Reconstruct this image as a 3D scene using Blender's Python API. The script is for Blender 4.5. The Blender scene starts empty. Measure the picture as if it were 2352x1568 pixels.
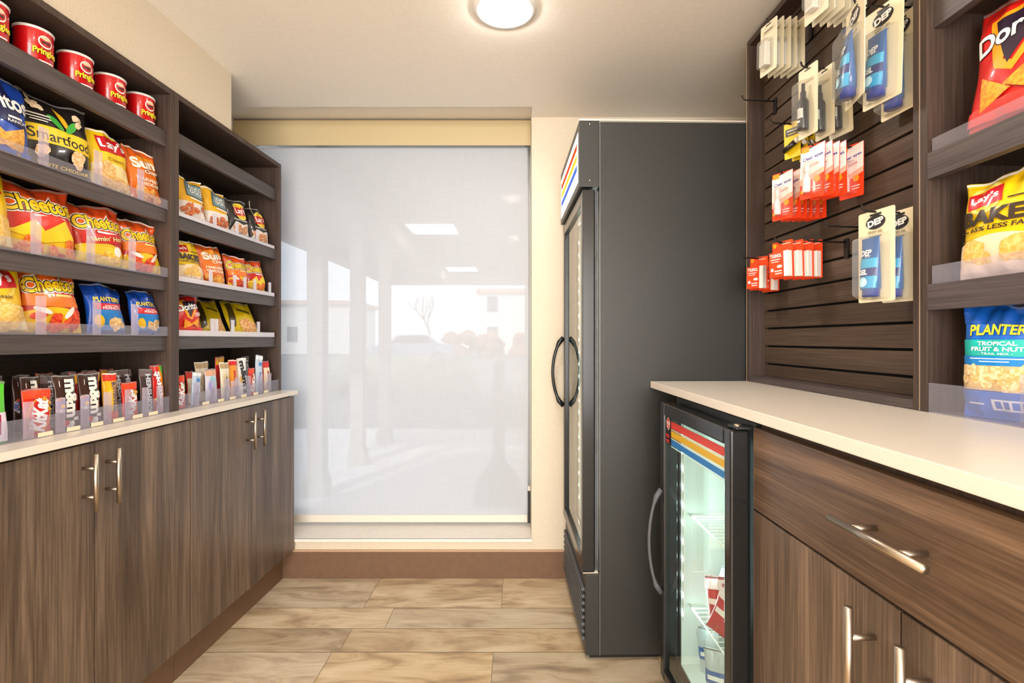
import bpy, bmesh, math, random
from mathutils import Vector, Matrix, noise
random.seed(11)
C = bpy.context.scene.collection
S = bpy.context.scene
PI = math.pi
def R(d): return d*PI/180.0
def lin(c):
    if isinstance(c, str):
        c = tuple(int(c[i:i+2], 16)/255.0 for i in (0, 2, 4))
    return tuple((x/12.92 if x <= .04045 else ((x+.055)/1.055)**2.4) for x in c) + (1.0,)

# ------------------------------------------------------------------ camera
cam_d = bpy.data.cameras.new('camera'); cam = bpy.data.objects.new('camera', cam_d); C.objects.link(cam)
cam_d.sensor_width = 36.0; cam_d.lens = 18.0
cam.location = (0, 0, 1.18); cam.rotation_euler = (R(90), 0, 0)
cam_d.shift_x = -14/2352.0; cam_d.shift_y = -4/2352.0
cam_d.clip_start = .02; cam_d.clip_end = 300
S.camera = cam
# ------------------------------------------------------------------ world, exposure
w = bpy.data.worlds.new('sky'); S.world = w; w.use_nodes = True
bg = w.node_tree.nodes['Background']; bg.inputs[0].default_value = (.78, .86, 1.0, 1); bg.inputs[1].default_value = 1.7
S.view_settings.view_transform = 'Standard'; S.view_settings.look = 'None'
S.view_settings.exposure = 0.36; S.view_settings.gamma = 1.0
S.view_settings.use_curve_mapping = False
sun_d = bpy.data.lights.new('sun', 'SUN'); sun_d.energy = 2.2; sun_d.angle = R(3); sun_d.color = (1, .95, .88)
sun = bpy.data.objects.new('sun', sun_d); C.objects.link(sun); sun.rotation_euler = (R(50), 0, R(-25))

# ------------------------------------------------------------------ materials
MATS = {}
def new_mat(name):
    m = bpy.data.materials.new(name); m.use_nodes = True
    nt = m.node_tree; return m, nt, nt.nodes['Principled BSDF']
def flat(color, rough=.5, metal=0.0, coat=0.0, name=None, spec=.5):
    key = (color, rough, metal, coat, spec)
    if key in MATS: return MATS[key]
    m, nt, b = new_mat(name or 'mat_%s' % (color if isinstance(color, str) else 'c'))
    b.inputs['Base Color'].default_value = lin(color); b.inputs['Roughness'].default_value = rough
    b.inputs['Metallic'].default_value = metal; b.inputs['Coat Weight'].default_value = coat
    b.inputs['Specular IOR Level'].default_value = spec
    MATS[key] = m; return m
def speckle(name, c1, c2, scale, rough=.8, bump=.0, detail=4, stretch=(1,1,1), metal=0, rampw=(.35,.65), spec=.5, dist=0.0):
    if name in MATS: return MATS[name]
    m, nt, b = new_mat(name); N = nt.nodes; L = nt.links
    tc = N.new('ShaderNodeTexCoord'); mp = N.new('ShaderNodeMapping'); mp.inputs['Scale'].default_value = stretch
    nz = N.new('ShaderNodeTexNoise'); nz.inputs['Scale'].default_value = scale; nz.inputs['Detail'].default_value = detail
    nz.inputs['Distortion'].default_value = dist
    rp = N.new('ShaderNodeValToRGB'); rp.color_ramp.elements[0].position = rampw[0]; rp.color_ramp.elements[1].position = rampw[1]
    rp.color_ramp.elements[0].color = lin(c1); rp.color_ramp.elements[1].color = lin(c2)
    L.new(tc.outputs['Object'], mp.inputs[0]); L.new(mp.outputs[0], nz.inputs[0]); L.new(nz.outputs[0], rp.inputs[0])
    L.new(rp.outputs[0], b.inputs['Base Color']); b.inputs['Roughness'].default_value = rough; b.inputs['Metallic'].default_value = metal
    b.inputs['Specular IOR Level'].default_value = spec
    if bump:
        bp = N.new('ShaderNodeBump'); bp.inputs['Strength'].default_value = bump; bp.inputs['Distance'].default_value = .002
        L.new(nz.outputs[0], bp.inputs['Height']); L.new(bp.outputs[0], b.inputs['Normal'])
    MATS[name] = m; return m
def wood(name, dark, mid, light, axis, rough=.38, broad=9.0, fine=120.0, bump=.05):
    """laminate with broad streaks and fine pores; axis = direction of the grain"""
    m, nt, b = new_mat(name); N = nt.nodes; L = nt.links
    tc = N.new('ShaderNodeTexCoord')
    def nz(scale, along, detail, dist=0):
        mp = N.new('ShaderNodeMapping'); s = [1, 1, 1]; s[axis] = along; mp.inputs['Scale'].default_value = s
        n = N.new('ShaderNodeTexNoise'); n.inputs['Scale'].default_value = scale; n.inputs['Detail'].default_value = detail
        n.inputs['Distortion'].default_value = dist
        L.new(tc.outputs['Object'], mp.inputs[0]); L.new(mp.outputs[0], n.inputs[0]); return n
    a = nz(broad, .05, 9, .5); a.inputs['Roughness'].default_value = .68; f = nz(fine*1.9, .022, 4)
    rp = N.new('ShaderNodeValToRGB'); e = rp.color_ramp.elements
    e[0].position = .30; e[0].color = lin(dark); e[1].position = .72; e[1].color = lin(light)
    k = e.new(.5); k.color = lin(mid)
    L.new(a.outputs[0], rp.inputs[0])
    r2 = N.new('ShaderNodeValToRGB'); r2.color_ramp.elements[0].position = .35; r2.color_ramp.elements[1].position = .62
    r2.color_ramp.elements[0].color = (.55, .53, .51, 1); r2.color_ramp.elements[1].color = (1.18, 1.16, 1.14, 1)
    L.new(f.outputs[0], r2.inputs[0])
    mx = N.new('ShaderNodeMix'); mx.data_type = 'RGBA'; mx.blend_type = 'MULTIPLY'; mx.inputs['Factor'].default_value = .75
    L.new(rp.outputs[0], mx.inputs['A']); L.new(r2.outputs[0], mx.inputs['B']); L.new(mx.outputs['Result'], b.inputs['Base Color'])
    b.inputs['Roughness'].default_value = rough
    bp = N.new('ShaderNodeBump'); bp.inputs['Strength'].default_value = bump; bp.inputs['Distance'].default_value = .001
    L.new(f.outputs[0], bp.inputs['Height']); L.new(bp.outputs[0], b.inputs['Normal'])
    return m
def clear(name, tint, gloss=.07, rough=.03, body=0.0, bodycol='ffffff'):
    """clear plastic or glass: mostly see-through, some gloss, optional milky body"""
    if name in MATS: return MATS[name]
    m = bpy.data.materials.new(name); m.use_nodes = True; nt = m.node_tree; N = nt.nodes; L = nt.links
    N.remove(N['Principled BSDF']); out = N['Material Output']
    t = N.new('ShaderNodeBsdfTransparent'); t.inputs[0].default_value = tint
    g = N.new('ShaderNodeBsdfGlossy'); g.inputs['Roughness'].default_value = rough
    d = N.new('ShaderNodeBsdfDiffuse'); d.inputs[0].default_value = lin(bodycol)
    m1 = N.new('ShaderNodeMixShader'); m1.inputs[0].default_value = body
    L.new(t.outputs[0], m1.inputs[1]); L.new(d.outputs[0], m1.inputs[2])
    fr = N.new('ShaderNodeFresnel'); fr.inputs[0].default_value = 1.45
    sc = N.new('ShaderNodeMath'); sc.operation = 'MULTIPLY'; sc.inputs[1].default_value = gloss/.04; sc.use_clamp = True
    ge = N.new('ShaderNodeNewGeometry'); iv = N.new('ShaderNodeMath'); iv.operation = 'SUBTRACT'; iv.inputs[0].default_value = 1.0; L.new(ge.outputs['Backfacing'], iv.inputs[1])
    fx = N.new('ShaderNodeMath'); fx.operation = 'MULTIPLY'; L.new(fr.outputs[0], fx.inputs[0]); L.new(iv.outputs[0], fx.inputs[1]); L.new(fx.outputs[0], sc.inputs[0])
    m2 = N.new('ShaderNodeMixShader'); L.new(sc.outputs[0], m2.inputs[0]); L.new(m1.outputs[0], m2.inputs[1]); L.new(g.outputs[0], m2.inputs[2])
    L.new(m2.outputs[0], out.inputs[0]); MATS[name] = m; return m
def glow(name, col, strength):
    if name in MATS: return MATS[name]
    m = bpy.data.materials.new(name); m.use_nodes = True; nt = m.node_tree; N = nt.nodes; L = nt.links
    N.remove(N['Principled BSDF']); e = N.new('ShaderNodeEmission'); e.inputs[0].default_value = lin(col); e.inputs[1].default_value = strength
    L.new(e.outputs[0], N['Material Output'].inputs[0]); MATS[name] = m; return m

M = {}
M['wall'] = speckle('wallpaper_beige', 'd8cab4', 'e0d3bf', 160, .85, .25)
M['ceil'] = speckle('ceiling_paint', 'ebe4da', 'eee8de', 60, .9, .08)
M['base'] = speckle('baseboard_brown', '6f523c', '755740', 30, .6)
M['sill'] = speckle('sill_white', 'efe6dc', 'f3ece2', 40, .4)
M['quartz'] = speckle('white_quartz', 'e5dccf', 'e8dfd3', 220, .28, 0)
M['doorwood'] = wood('cabinet_laminate_vertical', '42342a', '625144', '8c7765', 2, .36, 17.0)
M['drawwood'] = wood('cabinet_laminate_horizontal', '402f24', '614c3b', '8c715a', 1, .36, 18.0)
M['unit'] = wood('shelf_laminate_side', '41342d', '493a32', '524239', 2, .5, 14.0)
M['rail'] = wood('shelf_laminate_rail', '4a4242', '514847', '574e4c', 1, .42, 16.0)
M['uback'] = wood('shelf_laminate_back', '30261f', '372c25', '40342c', 1, .6, 10.0)
M['slat'] = wood('slatwall_laminate', '44362c', '524337', '625145', 1, .45, 12.0)
M['rawwood'] = flat('c49a68', .7)
M['edge'] = flat('7d6c60', .5)
M['steel'] = flat('b9ac9d', .36, 1.0)
M['black'] = speckle('black_powder_coat', '242423', '282827', 300, .42, .15)
M['blackside'] = speckle('black_steel_side', '2a2a28', '2f2f2d', 400, .40, .2, spec=.45)
M['blackgloss'] = flat('18191a', .22)
M['gasket'] = flat('55565a', .5)
M['wire'] = flat('2b2522', .4, .6)
M['liner'] = flat('eef3f0', .45)
M['rubber'] = flat('101010', .7)
M['white'] = flat('f4f2ee', .5)
M['glass'] = clear('cooler_glass', (.93, .99, .97, 1), .05, .02)
M['winglass'] = clear('window_glass', (.97, .99, .99, 1), .05, .01)
M['acrylic'] = clear('clear_acrylic', (.93, .93, .96, 1), .05, .08, .10, 'e6e2f2')
M['fin'] = clear('acrylic_divider', (.93, .92, .95, 1), .06, .08, .26, 'ecdcea')
M['acrylicwhite'] = clear('frosted_acrylic', (.95, .95, .97, 1), .05, .15, .55, 'f6f2fb')
M['blister'] = clear('clear_blister', (.96, .96, .95, 1), .09, .05, .05, 'ffffff')

# ------------------------------------------------------------------ frames: the two side runs stand slightly off square
AL, AR = math.atan(39/1176.0), math.atan(-28/1176.0)
ANG = {'W': 0.0, 'L': -AL, 'R': -AR}
def fw(fr, x, y, z=0.0):
    a = ANG[fr]; c, s = math.cos(a), math.sin(a)
    return Vector((x*c - y*s, x*s + y*c, z))

# ------------------------------------------------------------------ mesh builder
class MB:
    def __init__(s): s.v = []; s.f = []; s.m = []; s.sm = []; s.mats = []
    def mi(s, mat):
        if mat not in s.mats: s.mats.append(mat)
        return s.mats.index(mat)
    def add(s, vs, fs, mat, smooth=False, X=None):
        o = len(s.v); i = s.mi(mat)
        for p in vs:
            p = Vector(p); s.v.append(X @ p if X is not None else p)
        for f in fs: s.f.append([k+o for k in f]); s.m.append(i); s.sm.append(smooth)
    def box(s, b, mat, bev=0.0, X=None, seg=2):
        x0, x1, y0, y1, z0, z1 = b
        bm = bmesh.new(); bmesh.ops.create_cube(bm, size=1)
        for v in bm.verts:
            v.co = Vector((x0+(v.co.x+.5)*(x1-x0), y0+(v.co.y+.5)*(y1-y0), z0+(v.co.z+.5)*(z1-z0)))
        if bev > 0:
            bmesh.ops.bevel(bm, geom=bm.edges[:], offset=min(bev, .45*min(abs(x1-x0), abs(y1-y0), abs(z1-z0))), segments=seg, affect='EDGES', profile=.6)
        s.addbm(bm, mat, False, X); return s
    def addbm(s, bm, mat, smooth=False, X=None):
        bm.verts.index_update()
        s.add([v.co.copy() for v in bm.verts], [[v.index for v in f.verts] for f in bm.faces], mat, smooth, X); bm.free()
    def tube(s, pts, r, mat, n=10, X=None, caps=True, rr=None):
        pts = [Vector(p) for p in pts]; vs = []; fs = []
        d = (pts[1]-pts[0]).normalized(); up = Vector((0, 0, 1)) if abs(d.z) < .9 else Vector((1, 0, 0))
        a = d.cross(up).normalized()
        for i, p in enumerate(pts):
            if i == 0: t = pts[1]-pts[0]
            elif i == len(pts)-1: t = pts[-1]-pts[-2]
            else: t = (pts[i+1]-pts[i-1])
            t.normalize(); a = (a - t*a.dot(t)).normalized(); b = t.cross(a)
            q = rr[i] if rr else r
            for k in range(n):
                g = 2*PI*k/n; vs.append(p + (a*math.cos(g)+b*math.sin(g))*q)
        for i in range(len(pts)-1):
            for k in range(n):
                fs.append([i*n+k, i*n+(k+1) % n, (i+1)*n+(k+1) % n, (i+1)*n+k])
        if caps: fs.append(list(range(n))[::-1]); fs.append([(len(pts)-1)*n+k for k in range(n)])
        s.add(vs, fs, mat, True, X); return s
    def lathe(s, prof, mat, n=32, X=None, smooth=True):
        vs = []; fs = []
        for r, z in prof:
            for k in range(n): g = 2*PI*k/n; vs.append((r*math.cos(g), r*math.sin(g), z))
        for i in range(len(prof)-1):
            for k in range(n): fs.append([i*n+k, i*n+(k+1) % n, (i+1)*n+(k+1) % n, (i+1)*n+k])
        s.add(vs, fs, mat, smooth, X); return s
    def build(s, name, parent=None, shift=None):
        me = bpy.data.meshes.new(name)
        vs = [tuple(v-shift) for v in s.v] if shift is not None else [tuple(v) for v in s.v]
        me.from_pydata(vs, [], s.f)
        for m in s.mats: me.materials.append(m)
        for i, p in enumerate(me.polygons): p.material_index = s.m[i]; p.use_smooth = s.sm[i]
        me.update()
        o = bpy.data.objects.new(name, me); C.objects.link(o)
        if parent: o.parent = parent
        return o
def box1(b, mat, bev=0): m = MB(); m.box(b, mat, bev); return m

class Thing:
    """an Empty at the thing's base, its parts modelled in the coordinates of their run"""
    def __init__(s, name, label, cat, fr, base, group=None, kind=None, rotz=0):
        s.base = Vector(base); e = bpy.data.objects.new(name, None); C.objects.link(e)
        e.location = fw(fr, *base); e.rotation_euler = (0, 0, ANG[fr]+rotz); e.empty_display_size = .05
        if label: e['label'] = label; e['category'] = cat
        if group: e['group'] = group
        if kind: e['kind'] = kind
        s.e = e
    def part(s, name, mb, parent=None, label=None):
        o = mb.build(name, parent or s.e, s.base)
        if label: o['label'] = label
        return o
    def bpart(s, name, b, mat, bev=0, parent=None, label=None):
        return s.part(name, box1(b, mat, bev), parent, label)
def tag(o, label, cat, group=None):
    o['label'] = label; o['category'] = cat
    if group: o['group'] = group
    return o
def struct(name, mb, fr='W', base=(0, 0, 0)):
    o = mb.build(name, None, Vector(base)); o.location = fw(fr, *base); o.rotation_euler = (0, 0, ANG[fr]); o['kind'] = 'structure'; return o
def copy_tree(o, parent=None):
    c = o.copy(); C.objects.link(c); c.parent = parent
    for ch in list(o.children): copy_tree(ch, c)
    return c

# ------------------------------------------------------------------ lettering and printed artwork
TXT = {}
def text_tris(s, bold):
    k = (s, bold)
    if k in TXT: return TXT[k]
    cu = bpy.data.curves.new('t', 'FONT'); cu.body = s; cu.offset = bold; cu.resolution_u = 4; cu.fill_mode = 'FRONT'
    o = bpy.data.objects.new('t', cu); C.objects.link(o)
    dg = bpy.context.evaluated_depsgraph_get(); dg.update()
    me = bpy.data.meshes.new_from_object(o.evaluated_get(dg))
    vs = [(v.co.x, v.co.y) for v in me.vertices]; fs = [list(p.vertices) for p in me.polygons]
    bpy.data.objects.remove(o); bpy.data.curves.remove(cu); bpy.data.meshes.remove(me)
    TXT[k] = (vs, fs); return TXT[k]
def text_box(s):
    vs, _ = text_tris(s, 0.0); xs = [v[0] for v in vs]; ys = [v[1] for v in vs]
    return min(xs), max(xs), min(ys), max(ys)
def ink(col, food=False):
    if food: return speckle('food_'+col, col, food, 140, .45, 0, 3, rampw=(.4, .6))
    return flat(col, .36, 0, .2)
def put(mb, vs, fs, mat, f, layer, L=0.012):
    """drop a flat printed shape (x, z in metres) onto the surface f(x, z, lift)"""
    bm = bmesh.new(); bv = [bm.verts.new((x, z, 0)) for x, z in vs]
    for q in fs:
        try: bm.faces.new([bv[i] for i in q])
        except ValueError: pass
    bmesh.ops.triangulate(bm, faces=bm.faces[:])
    for _ in range(4):
        le = [e for e in bm.edges if e.calc_length() > L]
        if not le: break
        bmesh.ops.subdivide_edges(bm, edges=le, cuts=1); bmesh.ops.triangulate(bm, faces=[q for q in bm.faces if len(q.verts) > 3])
    bm.verts.index_update(); o = len(mb.v); i = mb.mi(mat)
    for v in bm.verts: mb.v.append(Vector(f(v.co.x, v.co.y, .0012+.00035*layer)))
    for q in bm.faces:
        ids = [v.index+o for v in q.verts]; a, b, c = [mb.v[k] for k in ids]
        if (b-a).cross(c-a).y > 0: ids.reverse()
        mb.f.append(ids); mb.m.append(i); mb.sm.append(True)
    bm.free()
def rotp(x, y, d): c, s = math.cos(R(d)), math.sin(R(d)); return x*c-y*s, x*s+y*c
def ell(cx, cy, rx, ry, rot=0, n=26):
    vs = [tuple(Vector((cx, cy))+Vector(rotp(rx*math.cos(2*PI*k/n), ry*math.sin(2*PI*k/n), rot))) for k in range(n)]
    return vs, [list(range(n))]
def blobp(cx, cy, rx, ry, rot, rnd, n=14, j=.16):
    vs = []
    for k in range(n):
        q = 1+rnd.uniform(-j, j); vs.append(tuple(Vector((cx, cy))+Vector(rotp(rx*q*math.cos(2*PI*k/n), ry*q*math.sin(2*PI*k/n), rot))))
    return vs, [list(range(n))]
def bandp(z0, z1, hw, a0=0, a1=0, n=12):
    vs = []; 
    for k in range(n+1):
        x = -hw+2*hw*k/n; vs.append((x, z0+a0*math.sin(PI*k/n)))
    for k in range(n, -1, -1):
        x = -hw+2*hw*k/n; vs.append((x, z1+a1*math.sin(PI*k/n)))
    fs = [[k, k+1, 2*n+1-k-1, 2*n+1-k] for k in range(n)]
    return vs, fs
def draw(mb, art, W, H, f, seed=1, L=.012, lay0=0):
    """art: list of printed items, positions in fractions of width (-.5..5) and height (0..1)"""
    rnd = random.Random(seed); lay = lay0
    for it in art:
        k = it[0]; lay += 1
        if k == 'band':
            _, z0, z1, col = it[:4]; a0 = it[4] if len(it) > 4 else 0; a1 = it[5] if len(it) > 5 else 0
            put(mb, *bandp(z0*H, z1*H, W*.485, a0*H, a1*H), ink(col), f, lay, L)
        elif k == 'ell':
            _, cx, cy, rx, ry, rot, col = it; put(mb, *ell(cx*W, cy*H, rx*W, ry*W, rot), ink(col), f, lay, L)
        elif k == 'rect':
            _, cx, cy, hx, hy, rot, col = it
            vs = [tuple(Vector((cx*W, cy*H))+Vector(rotp(a*hx*W, b*hy*W, rot))) for a, b in ((-1, -1), (1, -1), (1, 1), (-1, 1))]
            put(mb, vs, [[0, 1, 2, 3]], ink(col), f, lay, L)
        elif k == 'poly':
            _, pts, col = it[:3]; put(mb, [(x*W, y*H) for x, y in pts], [list(range(len(pts)))], ink(col, it[3] if len(it) > 3 else False), f, lay, L)
        elif k == 'blobs':   # food picture
            _, x0, x1, y0, y1, r, n, col, col2 = it
            for _i in range(n):
                put(mb, *blobp(rnd.uniform(x0, x1)*W, rnd.uniform(y0, y1)*H, r*W*rnd.uniform(.8, 1.2), r*W*rnd.uniform(.55, .9), rnd.uniform(0, 180), rnd), ink(col, col2), f, lay+_i*.12, L)
            lay += n*.12
        elif k == 'txt':
            _, s, cx, cy, w, h, col = it[:7]; o = it[7] if len(it) > 7 else {}
            rot = o.get('rot', 0); sh = o.get('shear', 0); arc = o.get('arc', 0)
            x0, x1, y0, y1 = text_box(s)
            passes = [(o['out2'], o.get('b2', .12)), (o['out'], o.get('b1', .07))] if 'out2' in o else ([(o['out'], o.get('b1', .06))] if 'out' in o else [])
            passes.append((col, o.get('bold', .015)))
            ww, hh = w*W, h*H
            if abs(rot) > 60 : ww, hh = w*H, h*W
            for c_, b_ in passes:
                vs, fs = text_tris(s, b_); q = []
                for x, y in vs:
                    a = (x-(x0+x1)/2)/(x1-x0)*ww; b = (y-(y0+y1)/2)/(y1-y0)*hh
                    b += arc*hh*(1-(2*a/ww)**2); a += sh*b
                    a, b = rotp(a, b, rot); q.append((cx*W+a, cy*H+b))
                put(mb, q, fs, ink(c_), f, lay, L); lay += 1

# ------------------------------------------------------------------ a filled pouch / chip bag (front looks along local -Y)
def bag_mesh(W, H, T, col, art, seed, lean=.08, crimp=True, back=None, L=.012, gusset=False):
    rnd = random.Random(seed); ph = [rnd.uniform(0, 6.28) for _ in range(8)]; skew = rnd.uniform(-.03, .03)
    cz = .045
    def half(v): return W/2*(1-.055*math.sin(PI*min(1, max(0, v)))**.8-.028*(1+math.sin(6.5*v+ph[5]))*(1 if crimp else .3))
    def zo(u, v): return (.0055*math.sin(2.6*u+ph[6])+.002*math.sin(9*u+ph[7]))*max(0, (v-.72)/.28)**1.5*min(1, H/.18)*(1 if T > .03 else .25)
    def thick(u, v):
        if gusset: s = min(1, (1-v)*1.9)**.8 if v > .0 else 1
        else: s = math.sin(PI*min(1, max(0, (v-cz*.6)/(1-cz*1.5))))**.62 if cz*.6 < v < 1-cz*.9 else 0
        e = (max(0, 1-abs(u)**2.6))**.62
        return .0012 + T/2*s*e*(1+.16*(.45-v))
    def wr(u, v):
        a = 1.5*(math.exp(-(1-v)/.18)+.8*math.exp(-v/.14))
        w_ = .0042*a*math.sin(u*7+ph[0]+3*v)*(1-abs(u)**4)+.0018*a*math.sin(u*17+ph[1]-4*v)
        w_ += .0022*math.sin(9*v+ph[2]+2.2*u)*abs(u)**2+.0012*math.sin(14*v-5*u+ph[3])
        return w_*min(1, T/.05)
    def mid(u, v): return lean*v*H + skew*W*u*v + (.010 if T > .03 else .003)*math.sin(ph[4]+3.2*u)*max(0, (v-.8)*5)**1.3
    def front(x, z, lift=0.0):
        v = z/H; h = half(v); u = max(-.985, min(.985, x/h)); x = u*h
        t = thick(u, v)+wr(u, v)*(1 if .06 < v < .95 else .4)
        return (x, mid(u, v)-max(t, .0012)-lift, z+zo(u, v))
    mb = MB(); base = flat(col, .33, 0, .4); bk = flat(back or col, .35, 0, .4)
    nu, nv = 36, 46; vs = []
    for j in range(nv+1):
        v = j/nv; h = half(v)
        for i in range(nu+1):
            u = -1+2*i/nu; t = max(thick(u, v)+wr(u, v)*(1 if .06 < v < .95 else .4), .0012) if abs(u) < 1 else .0006
            vs.append((u*h, mid(u, v)-t, v*H+zo(u, v)))
    o2 = len(vs)
    for j in range(nv+1):
        v = j/nv; h = half(v)
        for i in range(nu+1):
            u = -1+2*i/nu; t = max(thick(u, v)*.9, .0012) if abs(u) < 1 else .0006
            vs.append((u*h, mid(u, v)+t, v*H+zo(u, v)))
    ff = []; fb = []
    for j in range(nv):
        for i in range(nu):
            a = j*(nu+1)+i; ff.append([a, a+1, a+nu+2, a+nu+1]); fb.append([o2+a, o2+a+nu+1, o2+a+nu+2, o2+a+1])
    for j in range(nv):
        a = j*(nu+1); b = a+nu; fb.append([a, a+nu+1, o2+a+nu+1, o2+a]); fb.append([b, o2+b, o2+b+nu+1, b+nu+1])
    for i in range(nu):
        fb.append([i, o2+i, o2+i+1, i+1]); a = nv*(nu+1)+i; fb.append([a, a+1, o2+a+1, o2+a])
    o = len(mb.v); k = mb.mi(base)
    mb.add(vs, ff, base, True); mb.f += [[q+o for q in f] for f in fb]; mb.m += [mb.mi(bk)]*len(fb); mb.sm += [True]*len(fb)
    if crimp:
        for z in (.012, .02, .028):
            put(mb, *bandp(H*(1-z)-.0006, H*(1-z)+.0006, W*.49), flat('ffffff' if col[0] in 'ef' else '8a8a8a', .3), front, 0, L)
    draw(mb, art, W, H, front, seed, L)
    return mb
PROTO = {}
def stand_bag(art_name, name, label, cat, fr, x, y, z, W, H, T, twist=0, lean=.08, tilt=0, group=None, seed=None, **kw):
    col, art = ART[art_name]
    mb = bag_mesh(W, H, T, col, art, seed if seed else hash_(label), lean, **kw)
    o = mb.build(name); tag(o, label, cat, group)
    o.location = fw(fr, x, y, z+.0008)
    a = ANG[fr]+(R(90) if fr == 'L' else R(-90))
    o.rotation_euler = (0, R(tilt), a + (-R(twist) if fr == 'L' else R(twist)))
    return o
def hash_(s): return sum((i+1)*ord(c) for i, c in enumerate(s)) % 9973

def tri(cx, cy, s, rot, W=1, H=1, asp=1.4):
    return [(cx+rotp(a*s, b*s, rot)[0], cy+rotp(a*s, b*s, rot)[1]/asp) for a, b in ((-1, -.75), (1, -.75), (0, 1))]
def cheetos(extra): 
    return [('band', .02, .60, 'c92a16', 0, .05), ('band', .02, .30, 'f3c41d', 0, .10), ('band', .62, .80, 'e8641a', .03, .02),
            ('txt', 'Cheetos', .0, .70, .88, .20, 'ffd21c', {'out': '1a1512', 'out2': 'f6efe2', 'b1': .075, 'b2': .125, 'bold': .03, 'arc': .18, 'rot': 4})]+extra
LAYS_LOGO = lambda cx, cy, s: [('ell', cx, cy, s, s, 0, 'f9dd5c'), ('ell', cx, cy-.01, s*.8, s*.8, 0, 'f6c70c'), ('rect', cx, cy, s*.98, s*.48, 8, 'c9141e'),
                               ('txt', "Lay's", cx, cy, s*1.55, s*.62, 'ffffff', {'rot': 8, 'bold': .03})]
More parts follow.
